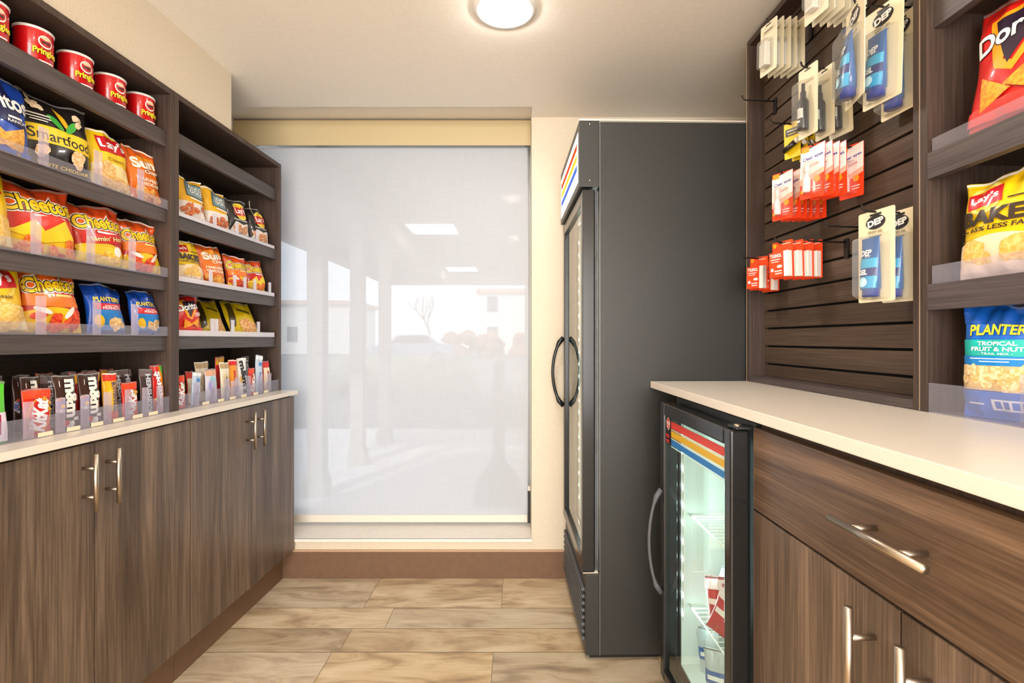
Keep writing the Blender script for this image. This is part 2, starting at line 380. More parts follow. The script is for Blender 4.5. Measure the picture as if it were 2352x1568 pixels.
ART = {
 'doritos_cool': ('1b4bb5', [('band', .78, .97, '143a94', -.02, 0), ('poly', tri(.05, .66, .42, -12), '141c4e'), ('txt', 'Doritos', .02, .64, .90, .19, 'ffffff', {'out': '10142e', 'rot': 8, 'bold': .03, 'arc': .2}),
     ('rect', .22, .50, 0.110, 0.016, 4, 'ffffff'), ('txt', 'RANCH', .24, .455, .28, .035, 'ffffff', {'rot': 4}),
     ('poly', tri(-.1, .25, .28, 20), 'd99a3a', 'f0bb5c'), ('poly', tri(.2, .24, .25, -30), 'cf8f30', 'eeb451'), ('band', .02, .10, '2a66d0')]),
 'smartfood': ('1f1b1b', [('band', .36, .58, 'f6cf1d', .02, .02), ('txt', 'Smartfood', 0, .475, .84, .13, '1d1a18', {'bold': .01}), ('ell', .05, .76, .045, .19, 22, 'f3b71b'),
     ('ell', -.06, .68, .05, .13, 45, '3aa53a'), ('ell', .17, .68, .05, .15, -40, '43b543'), ('blobs', .25, .4, .72, .9, .055, 4, 'e9c79b', 'f8e7c8'), ('blobs', -.42, -.2, .8, .94, .055, 5, 'e9c79b', 'f8e7c8'),
     ('rect', -.28, .72, 0.150, 0.011, 0, 'e8e2d8'), ('rect', -.28, .68, 0.150, 0.009, 0, 'e8e2d8'), ('rect', -.28, .645, 0.100, 0.009, 0, 'e8e2d8'),
     ('blobs', .0, .25, .2, .3, .12, 4, 'e8b57c', 'f8dfb4'), ('blobs', -.38, -.25, .2, .3, .08, 3, 'e8b57c', 'f8dfb4'), ('txt', 'WHITE CHEDDAR', 0, .10, .72, .04, 'f2cf3a')]),
 'lays_yellow': ('f6c80e', LAYS_LOGO(.05, .76, .30)+[('txt', 'Classic', .05, .52, .34, .05, '6a4a10'), ('band', .05, .36, 'fbe7a8', 0, .06), ('blobs', -.25, .3, .14, .34, .2, 6, 'e9b64e', 'f6d588')]),
 'lays_big': ('f7cf17', [('rect', .12, .80, .36, .17, 4, 'c9141e'), ('txt', "Lay's", .12, .80, .62, .17, 'ffffff', {'rot': 4, 'bold': .03}), ('txt', 'Classic', .1, .56, .4, .055, 'a87a10'), ('band', .04, .40, 'f6dfa0', 0, .08), ('blobs', -.2, .3, .14, .36, .22, 5, 'd99f4e', 'f3cd86')]),
 'sunchips': ('ee7714', [('band', .72, .96, 'e0601a', -.03, 0), ('ell', 0, .76, .40, .16, 8, 'f39a2a'), ('txt', 'Sun', -.02, .74, .66, .17, 'fffaf0', {'out': 'd9700f', 'rot': 8, 'bold': .04}), ('txt', 'Chips', .16, .60, .48, .08, 'fffaf0', {'rot': 8, 'bold': .03}),
     ('txt', 'HARVEST', 0, .44, .62, .06, 'fff3d8', {'bold': .03}), ('txt', 'CHEDDAR', 0, .36, .62, .05, 'fff3d8', {'bold': .03}), ('blobs', -.3, .3, .1, .26, .13, 8, 'e08a25', 'f8b95e')]),
 'cheetos_crunchy': ('d9491b', cheetos([('rect', .1, .565, 0.200, 0.018, 0, 'ffffff'), ('ell', .05, .42, .34, .16, 12, 'e22a12'), ('poly', [(-.4, .3), (-.1, .5), (.0, .36), (.3, .56), (.42, .3), (0, .2)], 'f5d21c'), ('blobs', -.3, .4, .08, .26, .10, 8, 'e0501c', 'f59a3a')])),
 'cheetos_hot': ('d9491b', cheetos([('rect', .1, .565, 0.200, 0.018, 0, 'ffffff'), ('rect', .05, .47, .42, .09, 8, 'd01c10'), ('txt', "Flamin' Hot", .06, .47, .72, .07, 'fff0a0', {'rot': 8, 'out': '8a1008', 'bold': .02}), ('band', .02, .26, 'f6cf2a', 0, .08), ('blobs', -.2, .3, .08, .30, .10, 6, 'e8a21c', 'f8d860'), ('ell', .25, .28, .08, .10, 0, 'f6efe8')])),
 'cheetos_puffs': ('e4571b', cheetos([('band', .40, .56, 'ef7a1e', 0, .03), ('rect', .15, .57, 0.150, 0.020, 0, 'f8e08a'), ('blobs', -.34, .4, .08, .34, .12, 11, 'cc2a12', 'f0602a'), ('ell', -.22, .34, .14, .045, -20, 'f6efe8'), ('ell', .2, .32, .14, .045, 50, 'f6e3dc')])),
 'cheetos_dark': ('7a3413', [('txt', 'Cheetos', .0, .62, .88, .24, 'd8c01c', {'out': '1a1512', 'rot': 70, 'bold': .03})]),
 'planters_peanuts': ('1450b8', [('band', .78, .97, '0f3f9c'), ('txt', 'PLANTERS', .0, .70, .66, .09, 'f0d44a', {'out': '0c2f7a', 'arc': .25, 'bold': .03}), ('rect', .06, .555, .40, .10, 0, 'd3202c'), ('txt', 'SALTED', .08, .585, .36, .03, 'ffffff'), ('txt', 'PEANUTS', .08, .54, .5, .045, 'ffffff', {'bold': .02}),
     ('rect', .02, .30, .42, .26, 0, '1b7ac8'), ('blobs', -.08, .34, .14, .30, .11, 9, 'd0a066', 'efcf98'), ('ell', -.28, .27, .10, .17, 6, 'e8b72a')]),
 'rold_gold': ('f0b310', [('band', .04, .42, 'efe2dc', 0, -.0), ('rect', .14, .72, .34, .24, -6, '35505c'), ('rect', .14, .72, .31, .21, -6, '7f9ea6'), ('txt', 'ROLD', .14, .775, .48, .085, 'f4f6f2', {'rot': -6, 'out': '2a424c', 'bold': .03}), ('txt', 'GOLD', .14, .665, .5, .085, 'f4f6f2', {'rot': -6, 'out': '2a424c', 'bold': .03}),
     ('rect', .1, .50, 0.250, 0.020, -4, 'ffffff'), ('blobs', -.38, .36, .10, .36, .10, 12, 'b04a22', 'e0854a')]),
 'lays_kettle': ('211d1c', [('rect', -.18, .88, 0.010, 0.400, 0, 'cfc4a8')]+LAYS_LOGO(.10, .70, .30)+[('txt', 'Kettle Cooked', .06, .46, .62, .05, 'f0ebe0'), ('poly', [(-.45, .12), (-.2, .40), (.1, .34), (.42, .42), (.44, .08)], 'e6ded2'), ('blobs', -.3, .3, .1, .28, .14, 7, 'c06a3c', 'e8b78a')]),
 'lays_baked': ('f9cf14', [('ell', -.20, .79, .19, .19, 0, 'f9e27a'), ('ell', -.20, .785, .15, .15, 0, 'f7c40e'), ('rect', -.20, .79, .19, .10, 8, 'c9141e'), ('txt', "Lay's", -.20, .79, .29, .085, 'ffffff', {'rot': 8, 'bold': .03}),
     ('rect', .20, .745, .15, .008, 0, '3a2a18'), ('rect', -.43, .66, .10, .008, 0, '3a2a18'), ('txt', 'BAKED', .0, .60, .86, .13, '3a2a1c', {'bold': .05}), ('txt', '65% LESS FAT', .0, .485, .6, .042, '3a2a1c', {'bold': .03, 'shear': .15}), ('rect', -.38, .475, .05, .008, 0, '3a2a18'), ('rect', .38, .495, .05, .008, 0, '3a2a18'),
     ('band', .0, .33, 'f6dcb8', 0, .09), ('txt', 'original', -.36, .38, .17, .03, '5a4426'), ('blobs', -.3, .35, .19, .30, .15, 7, 'e8b04a', 'f6cf7e'), ('band', .0, .12, 'f4d9c4', 0, .03)]),
 'doritos_nacho': ('d8201a', [('poly', [(-.32, .86), (-.02, .90), (-.10, .50), (-.02, .47), (.34, .88), (.40, .80), (-.02, .40), (-.18, .46)], 'f0a01c'), ('poly', [(-.26, .84), (.3, .88), (-.06, .46)], '2a1a30'), ('txt', 'Doritos', .0, .72, .80, .15, 'ffffff', {'out': '1c1414', 'rot': 10, 'bold': .03, 'arc': .1}),
     ('txt', 'NACHO', .30, .58, .32, .045, 'fbe6e0', {'rot': 8, 'bold': .03}), ('txt', 'CHEESE', .28, .53, .36, .045, 'fbe6e0', {'rot': 8, 'bold': .03}), ('band', .10, .20, 'e8443a', 0, .03),
     ('poly', tri(-.22, .31, .17, 24), 'e8851a', 'f7ab2c'), ('poly', tri(.12, .34, .17, -28), 'e8851a', 'f7ab2c')]),
 'planters_tropical': ('1668cc', [('band', .84, .98, '0f55b4', -.01, 0), ('txt', 'PLANTERS', .02, .775, .70, .085, 'f4df2a', {'out': '123c86', 'bold': .03, 'arc': .1}), ('band', .55, .695, '19b8b0'),
     ('txt', 'TROPICAL', .0, .662, .46, .034, 'f2fbff', {'bold': .03}), ('txt', 'FRUIT & NUT', .0, .613, .6, .034, 'f2fbff', {'bold': .03}), ('txt', '- TRAIL MIX -', .0, .573, .40, .018, 'f2fbff'), ('band', .47, .55, '1584d6'),
     ('rect', 0, .53, 0.310, 0.007, 0, 'd8ecff'), ('rect', 0, .505, 0.170, 0.007, 0, 'd8ecff'), ('band', .25, .47, 'd9b98a'), ('blobs', -.42, .42, .27, .45, .085, 34, 'e0b46e', 'f6e0b4'), ('band', .0, .245, '2b6fd0'),
     ('rect', .16, .13, .22, .075, 0, 'f0f4fa'), ('rect', .02, .13, .035, .05, 0, '2b6fd0'), ('rect', .12, .13, .035, .05, 0, '2b6fd0'), ('rect', .22, .13, .035, .05, 0, '2b6fd0'), ('rect', .31, .13, .03, .05, 0, '2b6fd0'), ('rect', -.24, .13, 0.100, 0.010, 0, 'f0f4fa')]),
 'corn_yellow': ('d9b90f', [('poly', [(-.38, .92), (-.2, .94), (-.3, .3), (-.46, .2)], '4a3c14'), ('rect', .1, .74, 0.200, 0.032, -14, '5a4a14'), ('blobs', -.1, .3, .1, .4, .18, 5, 'd98a3a', 'f0c890'), ('band', .0, .12, 'f3e06a')]),
 'kitkat': ('dd2413', [('band', .80, .97, 'ef4418'), ('ell', .0, .44, .40, .62, -8, 'f2a52a'), ('ell', .0, .44, .35, .56, -8, 'd91f14'), ('txt', 'KitKat', .0, .45, .66, .48, 'ffffff', {'rot': 80, 'out': '9a120c', 'bold': .05, 'shear': .15}), ('blobs', .2, .42, .52, .78, .09, 4, 'd8901c', 'f5c04a')]),
 'mms': ('40261f', [('ell', -.26, .46, .25, .34, 0, 'e8d9c8'), ('ell', -.26, .46, .22, .30, 0, '6a6fae'), ('ell', -.22, .44, .09, .09, 0, 'f2c21c'), ('ell', -.32, .56, .08, .08, 0, 'c9532a'), ('ell', -.3, .36, .08, .08, 0, 'd9e0e8'), ('txt', "m&m's", .18, .48, .86, .52, 'f6f2ea', {'rot': -90, 'out': '1d1210', 'bold': .05}), ('ell', -.12, .13, .14, .14, 0, 'c9241c'), ('rect', -.3, .84, 0.013, 0.120, 0, 'f0e8e0')]),
 'butterfinger': ('f4b21a', [('band', .84, .97, 'd8321c'), ('band', .02, .20, 'e8502c'), ('ell', -.1, .45, .3, .7, 0, 'f8c832'), ('txt', 'BUTTERFINGER', .14, .50, .62, .26, '1f2f78', {'rot': -90, 'bold': .03})]),
 'hershey': ('453230', [('band', .84, .97, '6a5a58'), ('band', .0, .2, '5a4a50'), ('txt', "HERSHEY'S", .08, .46, .84, .34, 'c9ccd6', {'rot': -90, 'bold': .04})]),
 'skittles': ('d92a2a', [('poly', [(.0, .97), (.46, .97), (.46, .2), (.25, .5)], 'f08a1c'), ('poly', [(.2, .97), (.46, .97), (.46, .6)], '48a83a'), ('txt', 'Skittles', .08, .50, .72, .34, 'ffffff', {'rot': -84, 'out': '8a1414', 'bold': .04}), ('ell', -.25, .80, .12, .12, 0, 'f6e8ee'), ('ell', -.1, .14, .12, .12, 0, 'f29a1c'), ('ell', .2, .12, .12, .12, 0, 'f2c21c'), ('ell', -.28, .28, .12, .12, 0, 'f2d21c')]),
 'twix': ('c8201c', [('band', .80, .97, 'f0a81c'), ('rect', .0, .5, 0.125, 0.500, 0, 'fdf4e4')]),
 'mints_blue': ('3a93dc', [('band', .86, .98, 'e8f2fa'), ('band', .02, .3, 'c8dcf0'), ('rect', 0, .55, 0.100, 0.500, 0, 'f4f8ff')]),
 'gum_pale': ('dcd8ea', [('band', .80, .97, 'e0a888'), ('ell', .1, .6, .25, .4, 20, '8fcfd8'), ('ell', -.15, .5, .16, .3, 0, 'a8a8e8'), ('rect', .0, .30, 0.100, 0.300, 0, '8a78b0')]),
 'wafer_cream': ('e8dcc4', [('band', .84, .97, 'b89a70'), ('ell', 0, .55, .3, .5, 10, 'd8c49a'), ('rect', 0, .45, 0.087, 0.500, 0, '8a6a4a')]),
 'payday': ('f09a2a', [('band', .86, .97, 'd81c14'), ('band', .02, .45, 'e8c4b8'), ('rect', 0, .6, 0.087, 0.400, 0, 'c03018')]),
 'cookies': ('f0ece8', [('ell', -.2, .45, .14, .3, 0, 'e0b06a'), ('txt', "m&m's", .10, .5, .84, .5, '1c1c24', {'rot': -84, 'bold': .05})]),
 'silver_bar': ('c2d2e6', [('band', .88, .98, 'f2f6fa'), ('ell', .05, .76, .22, .2, 0, '4a86c8'), ('rect', 0, .45, 0.100, 0.400, 0, '4a78b8')]),
 'redcream': ('d83024', [('band', .02, .78, 'f0dcc0'), ('rect', 0, .5, 0.100, 0.500, 0, 'b02818'), ('ell', .05, .2, .2, .16, 0, 'e8843a')]),
 'green_candy': ('58c82a', [('band', .02, .5, 'f2e6f0'), ('rect', .1, .3, 0.100, 0.400, 0, 'a01848')]),
}

# =================================================================== THE ROOM
H_C = 2.285
def wallbox(name, b, mat, fr='W'): return struct(name, box1(b, mat), fr, ((b[0]+b[1])/2, (b[2]+b[3])/2, b[4]))
# floor tiles in rows 12/6/6/12 inches
fm = MB(); grout = flat('a08c70', .8)
fm.box((-1.75, 1.45, -2.7, 2.545, -.06, -.002), grout)
def tile_mat():
    m, nt, b = new_mat('wood_look_tile'); N = nt.nodes; L = nt.links
    tc = N.new('ShaderNodeTexCoord'); at = N.new('ShaderNodeAttribute'); at.attribute_name = 'tint'
    sep = N.new('ShaderNodeSeparateColor'); L.new(at.outputs['Color'], sep.inputs[0])
    mp = N.new('ShaderNodeMapping'); mp.inputs['Scale'].default_value = (1.0, 3.6, 1)
    off = N.new('ShaderNodeCombineXYZ'); ml = N.new('ShaderNodeMath'); ml.operation = 'MULTIPLY'; ml.inputs[1].default_value = 37.0
    L.new(sep.outputs[1], ml.inputs[0]); L.new(ml.outputs[0], off.inputs[0]); L.new(ml.outputs[0], off.inputs[1])
    ad = N.new('ShaderNodeVectorMath'); L.new(tc.outputs['Object'], mp.inputs[0]); L.new(mp.outputs[0], ad.inputs[0]); L.new(off.outputs[0], ad.inputs[1])
    n1 = N.new('ShaderNodeTexNoise'); n1.inputs['Scale'].default_value = 3.2; n1.inputs['Detail'].default_value = 7; n1.inputs['Distortion'].default_value = 1.0; n1.inputs['Roughness'].default_value = .6
    L.new(ad.outputs[0], n1.inputs[0])
    rp = N.new('ShaderNodeValToRGB'); e = rp.color_ramp.elements; e[0].position = .30; e[0].color = lin('93795c'); e[1].position = .66; e[1].color = lin('d9c3a0')
    k = e.new(.42); k.color = lin('b3966f'); k = e.new(.52); k.color = lin('cab088'); L.new(n1.outputs[0], rp.inputs[0])
    mp2 = N.new('ShaderNodeMapping'); mp2.inputs['Scale'].default_value = (1.0, 22, 1); L.new(ad.outputs[0], mp2.inputs[0])
    n2 = N.new('ShaderNodeTexNoise'); n2.inputs['Scale'].default_value = 6; n2.inputs['Detail'].default_value = 4; L.new(mp2.outputs[0], n2.inputs[0])
    r2 = N.new('ShaderNodeValToRGB'); r2.color_ramp.elements[0].position = .3; r2.color_ramp.elements[1].position = .6; r2.color_ramp.elements[0].color = (.82, .8, .77, 1); r2.color_ramp.elements[1].color = (1.03, 1.02, 1.0, 1); L.new(n2.outputs[0], r2.inputs[0])
    mx = N.new('ShaderNodeMix'); mx.data_type = 'RGBA'; mx.blend_type = 'MULTIPLY'; mx.inputs['Factor'].default_value = .8
    L.new(rp.outputs[0], mx.inputs['A']); L.new(r2.outputs[0], mx.inputs['B'])
    hs = N.new('ShaderNodeHueSaturation'); mr = N.new('ShaderNodeMapRange'); mr.inputs['To Min'].default_value = .86; mr.inputs['To Max'].default_value = 1.12
    L.new(sep.outputs[0], mr.inputs[0]); L.new(mr.outputs[0], hs.inputs['Value']); L.new(mx.outputs['Result'], hs.inputs['Color'])
    mr2 = N.new('ShaderNodeMapRange'); mr2.inputs['To Min'].default_value = .75; mr2.inputs['To Max'].default_value = 1.15; L.new(sep.outputs[2], mr2.inputs[0]); L.new(mr2.outputs[0], hs.inputs['Saturation'])
    L.new(hs.outputs[0], b.inputs['Base Color']); b.inputs['Roughness'].default_value = .42
    return m
tm = tile_mat(); rnd = random.Random(5); tints = []
rows = [(2.545, 2.253, -.681, .607), (2.253, 2.093, -.545, 1.214), (2.093, 1.934, -.677, 1.214), (1.934, 1.63, -.703, .610)]
hs_ = [.152, .152, .305]; y = 1.63; i = 0
while y > -2.6: h = hs_[i % 3]; rows.append((y, y-h, rnd.uniform(-.7, 0), .61 if h > .2 else 1.214)); y -= h; i += 1
ntile0 = len(fm.f)
for (ya, yb, xs, ln) in rows:
    x = xs-3*ln
    while x < 1.45:
        a, b_ = max(x, -1.75), min(x+ln, 1.45)
        if b_-a > .02:
            t = (rnd.random(), rnd.random(), rnd.random())
            g = .0013; fm.add([(a+g, yb+g, 0), (b_-g, yb+g, 0), (b_-g, ya-g, 0), (a+g, ya-g, 0)], [[0, 1, 2, 3]], tm); tints.append(t)
        x += ln
fl = struct('floor', fm)
ca = fl.data.color_attributes.new('tint', 'FLOAT_COLOR', 'CORNER')
for p in fl.data.polygons:
    t = tints[p.index-ntile0] if p.index >= ntile0 else (.5, .5, .5)
    for li in p.loop_indices: ca.data[li].color = (*t, 1)

# ceiling with the raised pocket in front of the window
XA, XP, YR = -1.486, .067, 2.43
cm = MB(); cm.box((-1.9, 1.7, -2.7, YR, H_C, H_C+.12), M['ceil']); cm.box((-1.9, XA, YR, 2.9, H_C, H_C+.12), M['ceil'])
cm.box((XP, 1.7, YR, 2.9, H_C, H_C+.12), M['ceil']); cm.box((XA, XP, YR, 2.9, 2.335, H_C+.12), M['ceil'])
struct('ceiling', cm)
# window wall: pillar, strip under the sill, left return
wm = MB(); wm.box((XP, 1.7, 2.545, 2.9, 0, H_C), M['wall']); wm.box((XA, XP, 2.545, 2.9, 0, .178), M['wall']); wm.box((-1.9, XA, 2.13, 2.9, 0, H_C), M['wall'])
wm.box((XA, XP, 2.80, 2.9, .178, .20), M['wall'])
struct('wall_window', wm)
wallbox('wall_left', (-1.62, -1.515, -2.6, 2.05, 0, H_C), M['wall'], 'L')
wallbox('wall_upper_left', (-1.512, -1.262, .93, 2.088, 2.048, H_C), M['wall'], 'L')
wallbox('wall_right', (1.19, 1.3, -2.6, 2.50, 0, H_C), M['wall'], 'R')
wallbox('wall_back', (-1.9, 1.7, -2.75, -2.62, 0, H_C), M['wall'])
bb = MB(); bb.box((-1.245, 1.19, 2.532, 2.545, 0, .132), M['base'], .003); bb.box((-1.245, 1.19, 2.530, 2.545, .132, .139), flat('c4a184', .6), .002)
struct('baseboard_window', bb)
# window: frame and glass
t = Thing('window_1', None, None, 'W', (-.7, 2.83, .2), kind='structure')
fr_ = MB(); alu = flat('cfcfcb', .4, .3)
fr_.box((XA, XA+.04, 2.80, 2.86, .2, 2.335), alu); fr_.box((XP-.03, XP, 2.80, 2.86, .2, 2.335), alu); fr_.box((XA, XP, 2.80, 2.86, .2, .245), alu); fr_.box((XA, XP, 2.80, 2.86, 2.29, 2.335), alu)
t.part('frame_bars', fr_); t.bpart('pane_sheet', (XA+.04, XP-.03, 2.826, 2.832, .245, 2.29), M['winglass'])
sm = MB(); sm.box((XA, XP, 2.535, 2.80, .1785, .193), M['sill'], .003); sm.box((XA, XP+.005, 2.533, 2.545, .179, .193), M['sill'], .003)
t.part('window_sill', sm)

# =================================================================== LIGHTS (one ceiling lamp in view, the others added unseen as fill)
def downlight(x, y, power, label):
    t = Thing('recessed_downlight', label, 'ceiling light', 'W', (x, y, H_C-.012), group='recessed downlights in the ceiling')
    b = MB(); b.lathe([(.105, H_C-.0005), (.105, H_C-.006), (.085, H_C-.010), (.078, H_C-.004), (.078, H_C-.0005)], M['white'], 40, Matrix.Translation((x, y, 0)))
    t.part('trim_ring', b)
    l = MB(); l.lathe([(0, H_C-.034)]+[(.078*math.sin(R(a)), H_C-.004-.030*math.cos(R(a))) for a in range(10, 91, 10)], glow('lamp_lens', 'fff7ee', 68.0), 32, Matrix.Translation((x, y, 0)))
    t.part('lens', l)
    ld = bpy.data.lights.new('downlight_lamp', 'AREA'); ld.shape = 'DISK'; ld.size = .15; ld.energy = power*.5; ld.color = (1.0, .96, .91)
    lo = bpy.data.objects.new('downlight_lamp', ld); C.objects.link(lo); lo.parent = t.e; lo.location = (0, 0, -.028)
downlight(-.044, 1.71, 5, 'round recessed downlight glowing in the ceiling before the window')
downlight(-.05, .15, 4, 'added unseen fill downlight in the ceiling over the aisle, nearer the entrance')  # out of view, added to even out the room light
downlight(-.05, -1.3, 14, 'added unseen fill downlight in the ceiling farthest from the window')  # added behind the camera as ceiling fill
# framed glowing pane added unseen behind the viewer, as fill for the whole nook
t = Thing('lobby_fill_panel', None, None, 'W', (-.2, -2.61, .3), kind='structure')
wf = MB(); wf.box((-1.4, 1.1, -2.62, -2.58, .25, .30), flat('cfcfcb', .4, .3)); wf.box((-1.4, 1.1, -2.62, -2.58, 2.2, 2.25), flat('cfcfcb', .4, .3))
for x in (-1.4, -.18, 1.05): wf.box((x, x+.05, -2.62, -2.58, .30, 2.2), flat('cfcfcb', .4, .3))
t.part('frame_bars', wf); t.bpart('pane_sheet', (-1.35, 1.05, -2.615, -2.605, .30, 2.2), glow('fill_pane_glow', 'fffaf2', 3.0))
ld = bpy.data.lights.new('lobby_fill_light', 'AREA'); ld.shape = 'RECTANGLE'; ld.size = 2.4; ld.size_y = 1.9; ld.energy = 102; ld.color = (1.0, .985, .965)  # broad area lamp added to brighten ceiling and walls from behind
lo = bpy.data.objects.new('lobby_fill_light', ld); C.objects.link(lo); lo.parent = t.e; lo.location = (.05, .05, .95); lo.rotation_euler = (R(90), 0, 0)

# =================================================================== LEFT RUN
def handle_mb(x, y, z0, z1, vertical, off, r=.006, face=0, axis=1):
    b = MB()
    if vertical:
        b.tube([(x, y, z0), (x, y, z1)], r, M['steel'], 14)
        L_ = z1-z0
        for z in (z0+L_*.25, z1-L_*.25): b.tube([(x, y, z), (x+off, y, z)], r*.75, M['steel'], 10)
    else:
        b.tube([(x, z0, y), (x, z1, y)], r, M['steel'], 14); L_ = z1-z0
        for q in (z0+L_*.25, z1-L_*.25): b.tube([(x, q, y), (x+off, q, y)], r*.8, M['steel'], 10)
    return b
XD = -1.188
def left_cabinet(y0, y1, label, hz=(.729, .880)):
    t = Thing('base_cabinet', label, 'cabinet', 'L', (XD-.15, (y0+y1)/2, 0), group='base cabinets under the snack shelves')
    t.bpart('carcass', (-1.50, XD-.020, y0, y1, .145, .908), M['unit'])
    t.bpart('toe_kick', (-1.50, -1.247, y0, y1, 0, .145), M['base'])
    ym = (y0+y1)/2
    for a, b, hy in ((y0+.0015, ym-.0015, ym-.037), (ym+.0015, y1-.0015, ym+.037)):
        d = t.bpart('door', (XD-.019, XD, a, b, .145, .903), M['doorwood'], .0012)
        t.part('handle', handle_mb(XD+.036, hy, hz[0], hz[1], True, -.037), d)
    return t
left_cabinet(1.73, 2.49, 'dark wood two-door cabinet with bar handles, next to the window')
left_cabinet(.96, 1.728, 'dark wood two-door cabinet with bar handles, in the left foreground')
tag(struct('countertop', box1((-1.505, -1.172, .96, 2.494, .911, .931), M['quartz'], .0015), 'L', (-1.34, 1.7, .911)), 'long white stone countertop on the dark cabinets under the snack shelves', 'countertop')
del bpy.data.objects['countertop']['kind']

XF = -1.253
TRAYS = []
def shelf_unit(y0, y1, rails, label, tags=False):
    t = Thing('snack_shelf_unit', label, 'shelf unit', 'L', (-1.38, (y0+y1)/2, .931))
    t.bpart('side_panel', (-1.50, XF, y0, y0+.02, .9315, 2.024), M['unit'], .0008)
    t.bpart('side_panel', (-1.50, XF, y1-.02, y1, .9315, 2.024), M['unit'], .0008)
    t.bpart('top_panel', (-1.50, XF, y0, y1, 2.0242, 2.044), M['unit'], .0008)
    t.bpart('back_panel', (-1.508, -1.5002, y0, y1, .9315, 2.044), M['uback'])
    for z0, z1 in rails:
        s = t.bpart('shelf', (-1.499, -1.288, y0+.0205, y1-.0205, z1-.024, z1-.006), M['unit'])
        t.bpart('shelf_rail', (-1.287, -1.268, y0+.0205, y1-.0205, z0, z1), M['rail'], .001, s)
        if tags: t.bpart('edge_block', (-1.2678, -1.2600, y0+.0215, y0+.029, z0+.002, z1-.002), M['rawwood'], 0, s, 'small pale raw wood end block')
    return t
railsA = [(1.842, 1.896), (1.582, 1.632), (1.348, 1.400), (1.144, 1.198)]
railsB = [(1.860, 1.916), (1.573, 1.625), (1.343, 1.394), (1.1465, 1.1985)]
shelf_unit(.97, 1.741, railsA, 'dark wood snack shelf unit in the left foreground, with red cans on top')
shelf_unit(1.742, 2.488, railsB, 'dark wood snack shelf unit beside the window, with an empty top shelf', True)
def tray(y0, y1, z, divs, label, lip=.030, dh=.07, mat='acrylic', xl=-1.262, tags=False, wd=.028, depth=.012):
    t = Thing('acrylic_tray', label, 'tray', 'L', (xl-.06, (y0+y1)/2, z))
    t.bpart('base_sheet', (xl-.225, xl, y0, y1, z+.0006, z+.0022), M['acrylic'])
    t.bpart('front_lip', (xl, xl+.0022, y0, y1, z+.0006, z+lip), M[mat])
    for d in divs:
        b = MB(); b.box((xl-depth, xl-.0005, d-.0008, d+.0008, z+.0024, z+dh), M['acrylic']); b.box((xl-.0015, xl-.0004, d-wd/2, d+wd/2, z+.0024, z+dh), M['fin' if mat == 'acrylic' else mat])
        t.part('divider', b)
    if tags:
        for i in range(len(divs)-1):
            c = (divs[i]+divs[i+1])/2; t.bpart('price_tag', (xl+.0024, xl+.0030, c-.022, c+.018, z+.002, z+.013), flat('f2e6c8', .6))
    return t
# bags on left bay A ---------------------------------------------------------
XB = -1.262
def Lbag(art, name, label, y, z, W, H, T, twist=8, lean=.19, dx=0, **kw):
    x = XB-T/2-.006-dx-W*.42*math.sin(R(abs(twist)))
    o = stand_bag(art, name, label, kw.pop('cat', 'snack bag'), 'L', x, y, z+.0022, W, H, T, twist, lean, **kw); return o
z2, z3, z4 = 1.626, 1.394, 1.192
Lbag('doritos_cool', 'chip_bag', 'blue tortilla chip bag on the second shelf, at the left edge of the photo', 1.198, z2, .165, .205, .06, 10)
Lbag('smartfood', 'popcorn_bag', 'black popcorn bag with yellow band, green corn ears and black lettering', 1.372, z2, .178, .215, .055, 12)
Lbag('lays_big', 'chip_bag', 'yellow chip bag with a red logo between the black popcorn and orange bags', 1.528, z2, .135, .185, .05, 8)
Lbag('sunchips', 'chip_bag', 'orange chip bag with white lettering beside the divider, above the cheese puffs', 1.665, z2, .13, .185, .05, 6)
Lbag('lays_yellow', 'chip_bag', 'yellow potato chip bag on the third shelf, cut off by the left photo edge', 1.150, z3, .165, .205, .06, 4)
Lbag('cheetos_crunchy', 'cheese_snack_bag', 'large orange cheese snack bag, leftmost and widest of its shelf', 1.315, z3, .19, .195, .06, 12)
Lbag('cheetos_hot', 'cheese_snack_bag', 'orange cheese snack bag with hot lettering on a red band', 1.497, z3, .157, .185, .055, 10)
Lbag('cheetos_puffs', 'cheese_snack_bag', 'orange cheese puff bag with red pieces, rightmost on the shelf under the orange chips', 1.655, z3, .14, .175, .05, 8)
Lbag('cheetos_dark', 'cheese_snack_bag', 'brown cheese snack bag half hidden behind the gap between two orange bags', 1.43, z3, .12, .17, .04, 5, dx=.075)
Lbag('lays_yellow', 'chip_bag', 'yellow potato chip bag on the lowest chip shelf at the left photo edge', 1.185, z4, .165, .175, .06, 4)
Lbag('cheetos_puffs', 'cheese_snack_bag', 'orange cheese puff bag on the lowest chip shelf, beside the blue nut pouches', 1.345, z4, .15, .185, .055, 10)
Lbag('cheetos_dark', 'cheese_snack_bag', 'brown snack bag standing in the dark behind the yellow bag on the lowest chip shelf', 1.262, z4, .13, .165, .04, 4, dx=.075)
Lbag('planters_peanuts', 'nut_pouch', 'blue peanut pouch with red stripe, the one nearer the orange puffs bag', 1.512, z4, .118, .150, .045, 10, cat='nut pouch', group='blue peanut pouches')
Lbag('planters_peanuts', 'nut_pouch', 'blue peanut pouch with red stripe, the one nearer the shelf divider', 1.667, z4, .104, .145, .045, 8, cat='nut pouch', group='blue peanut pouches')
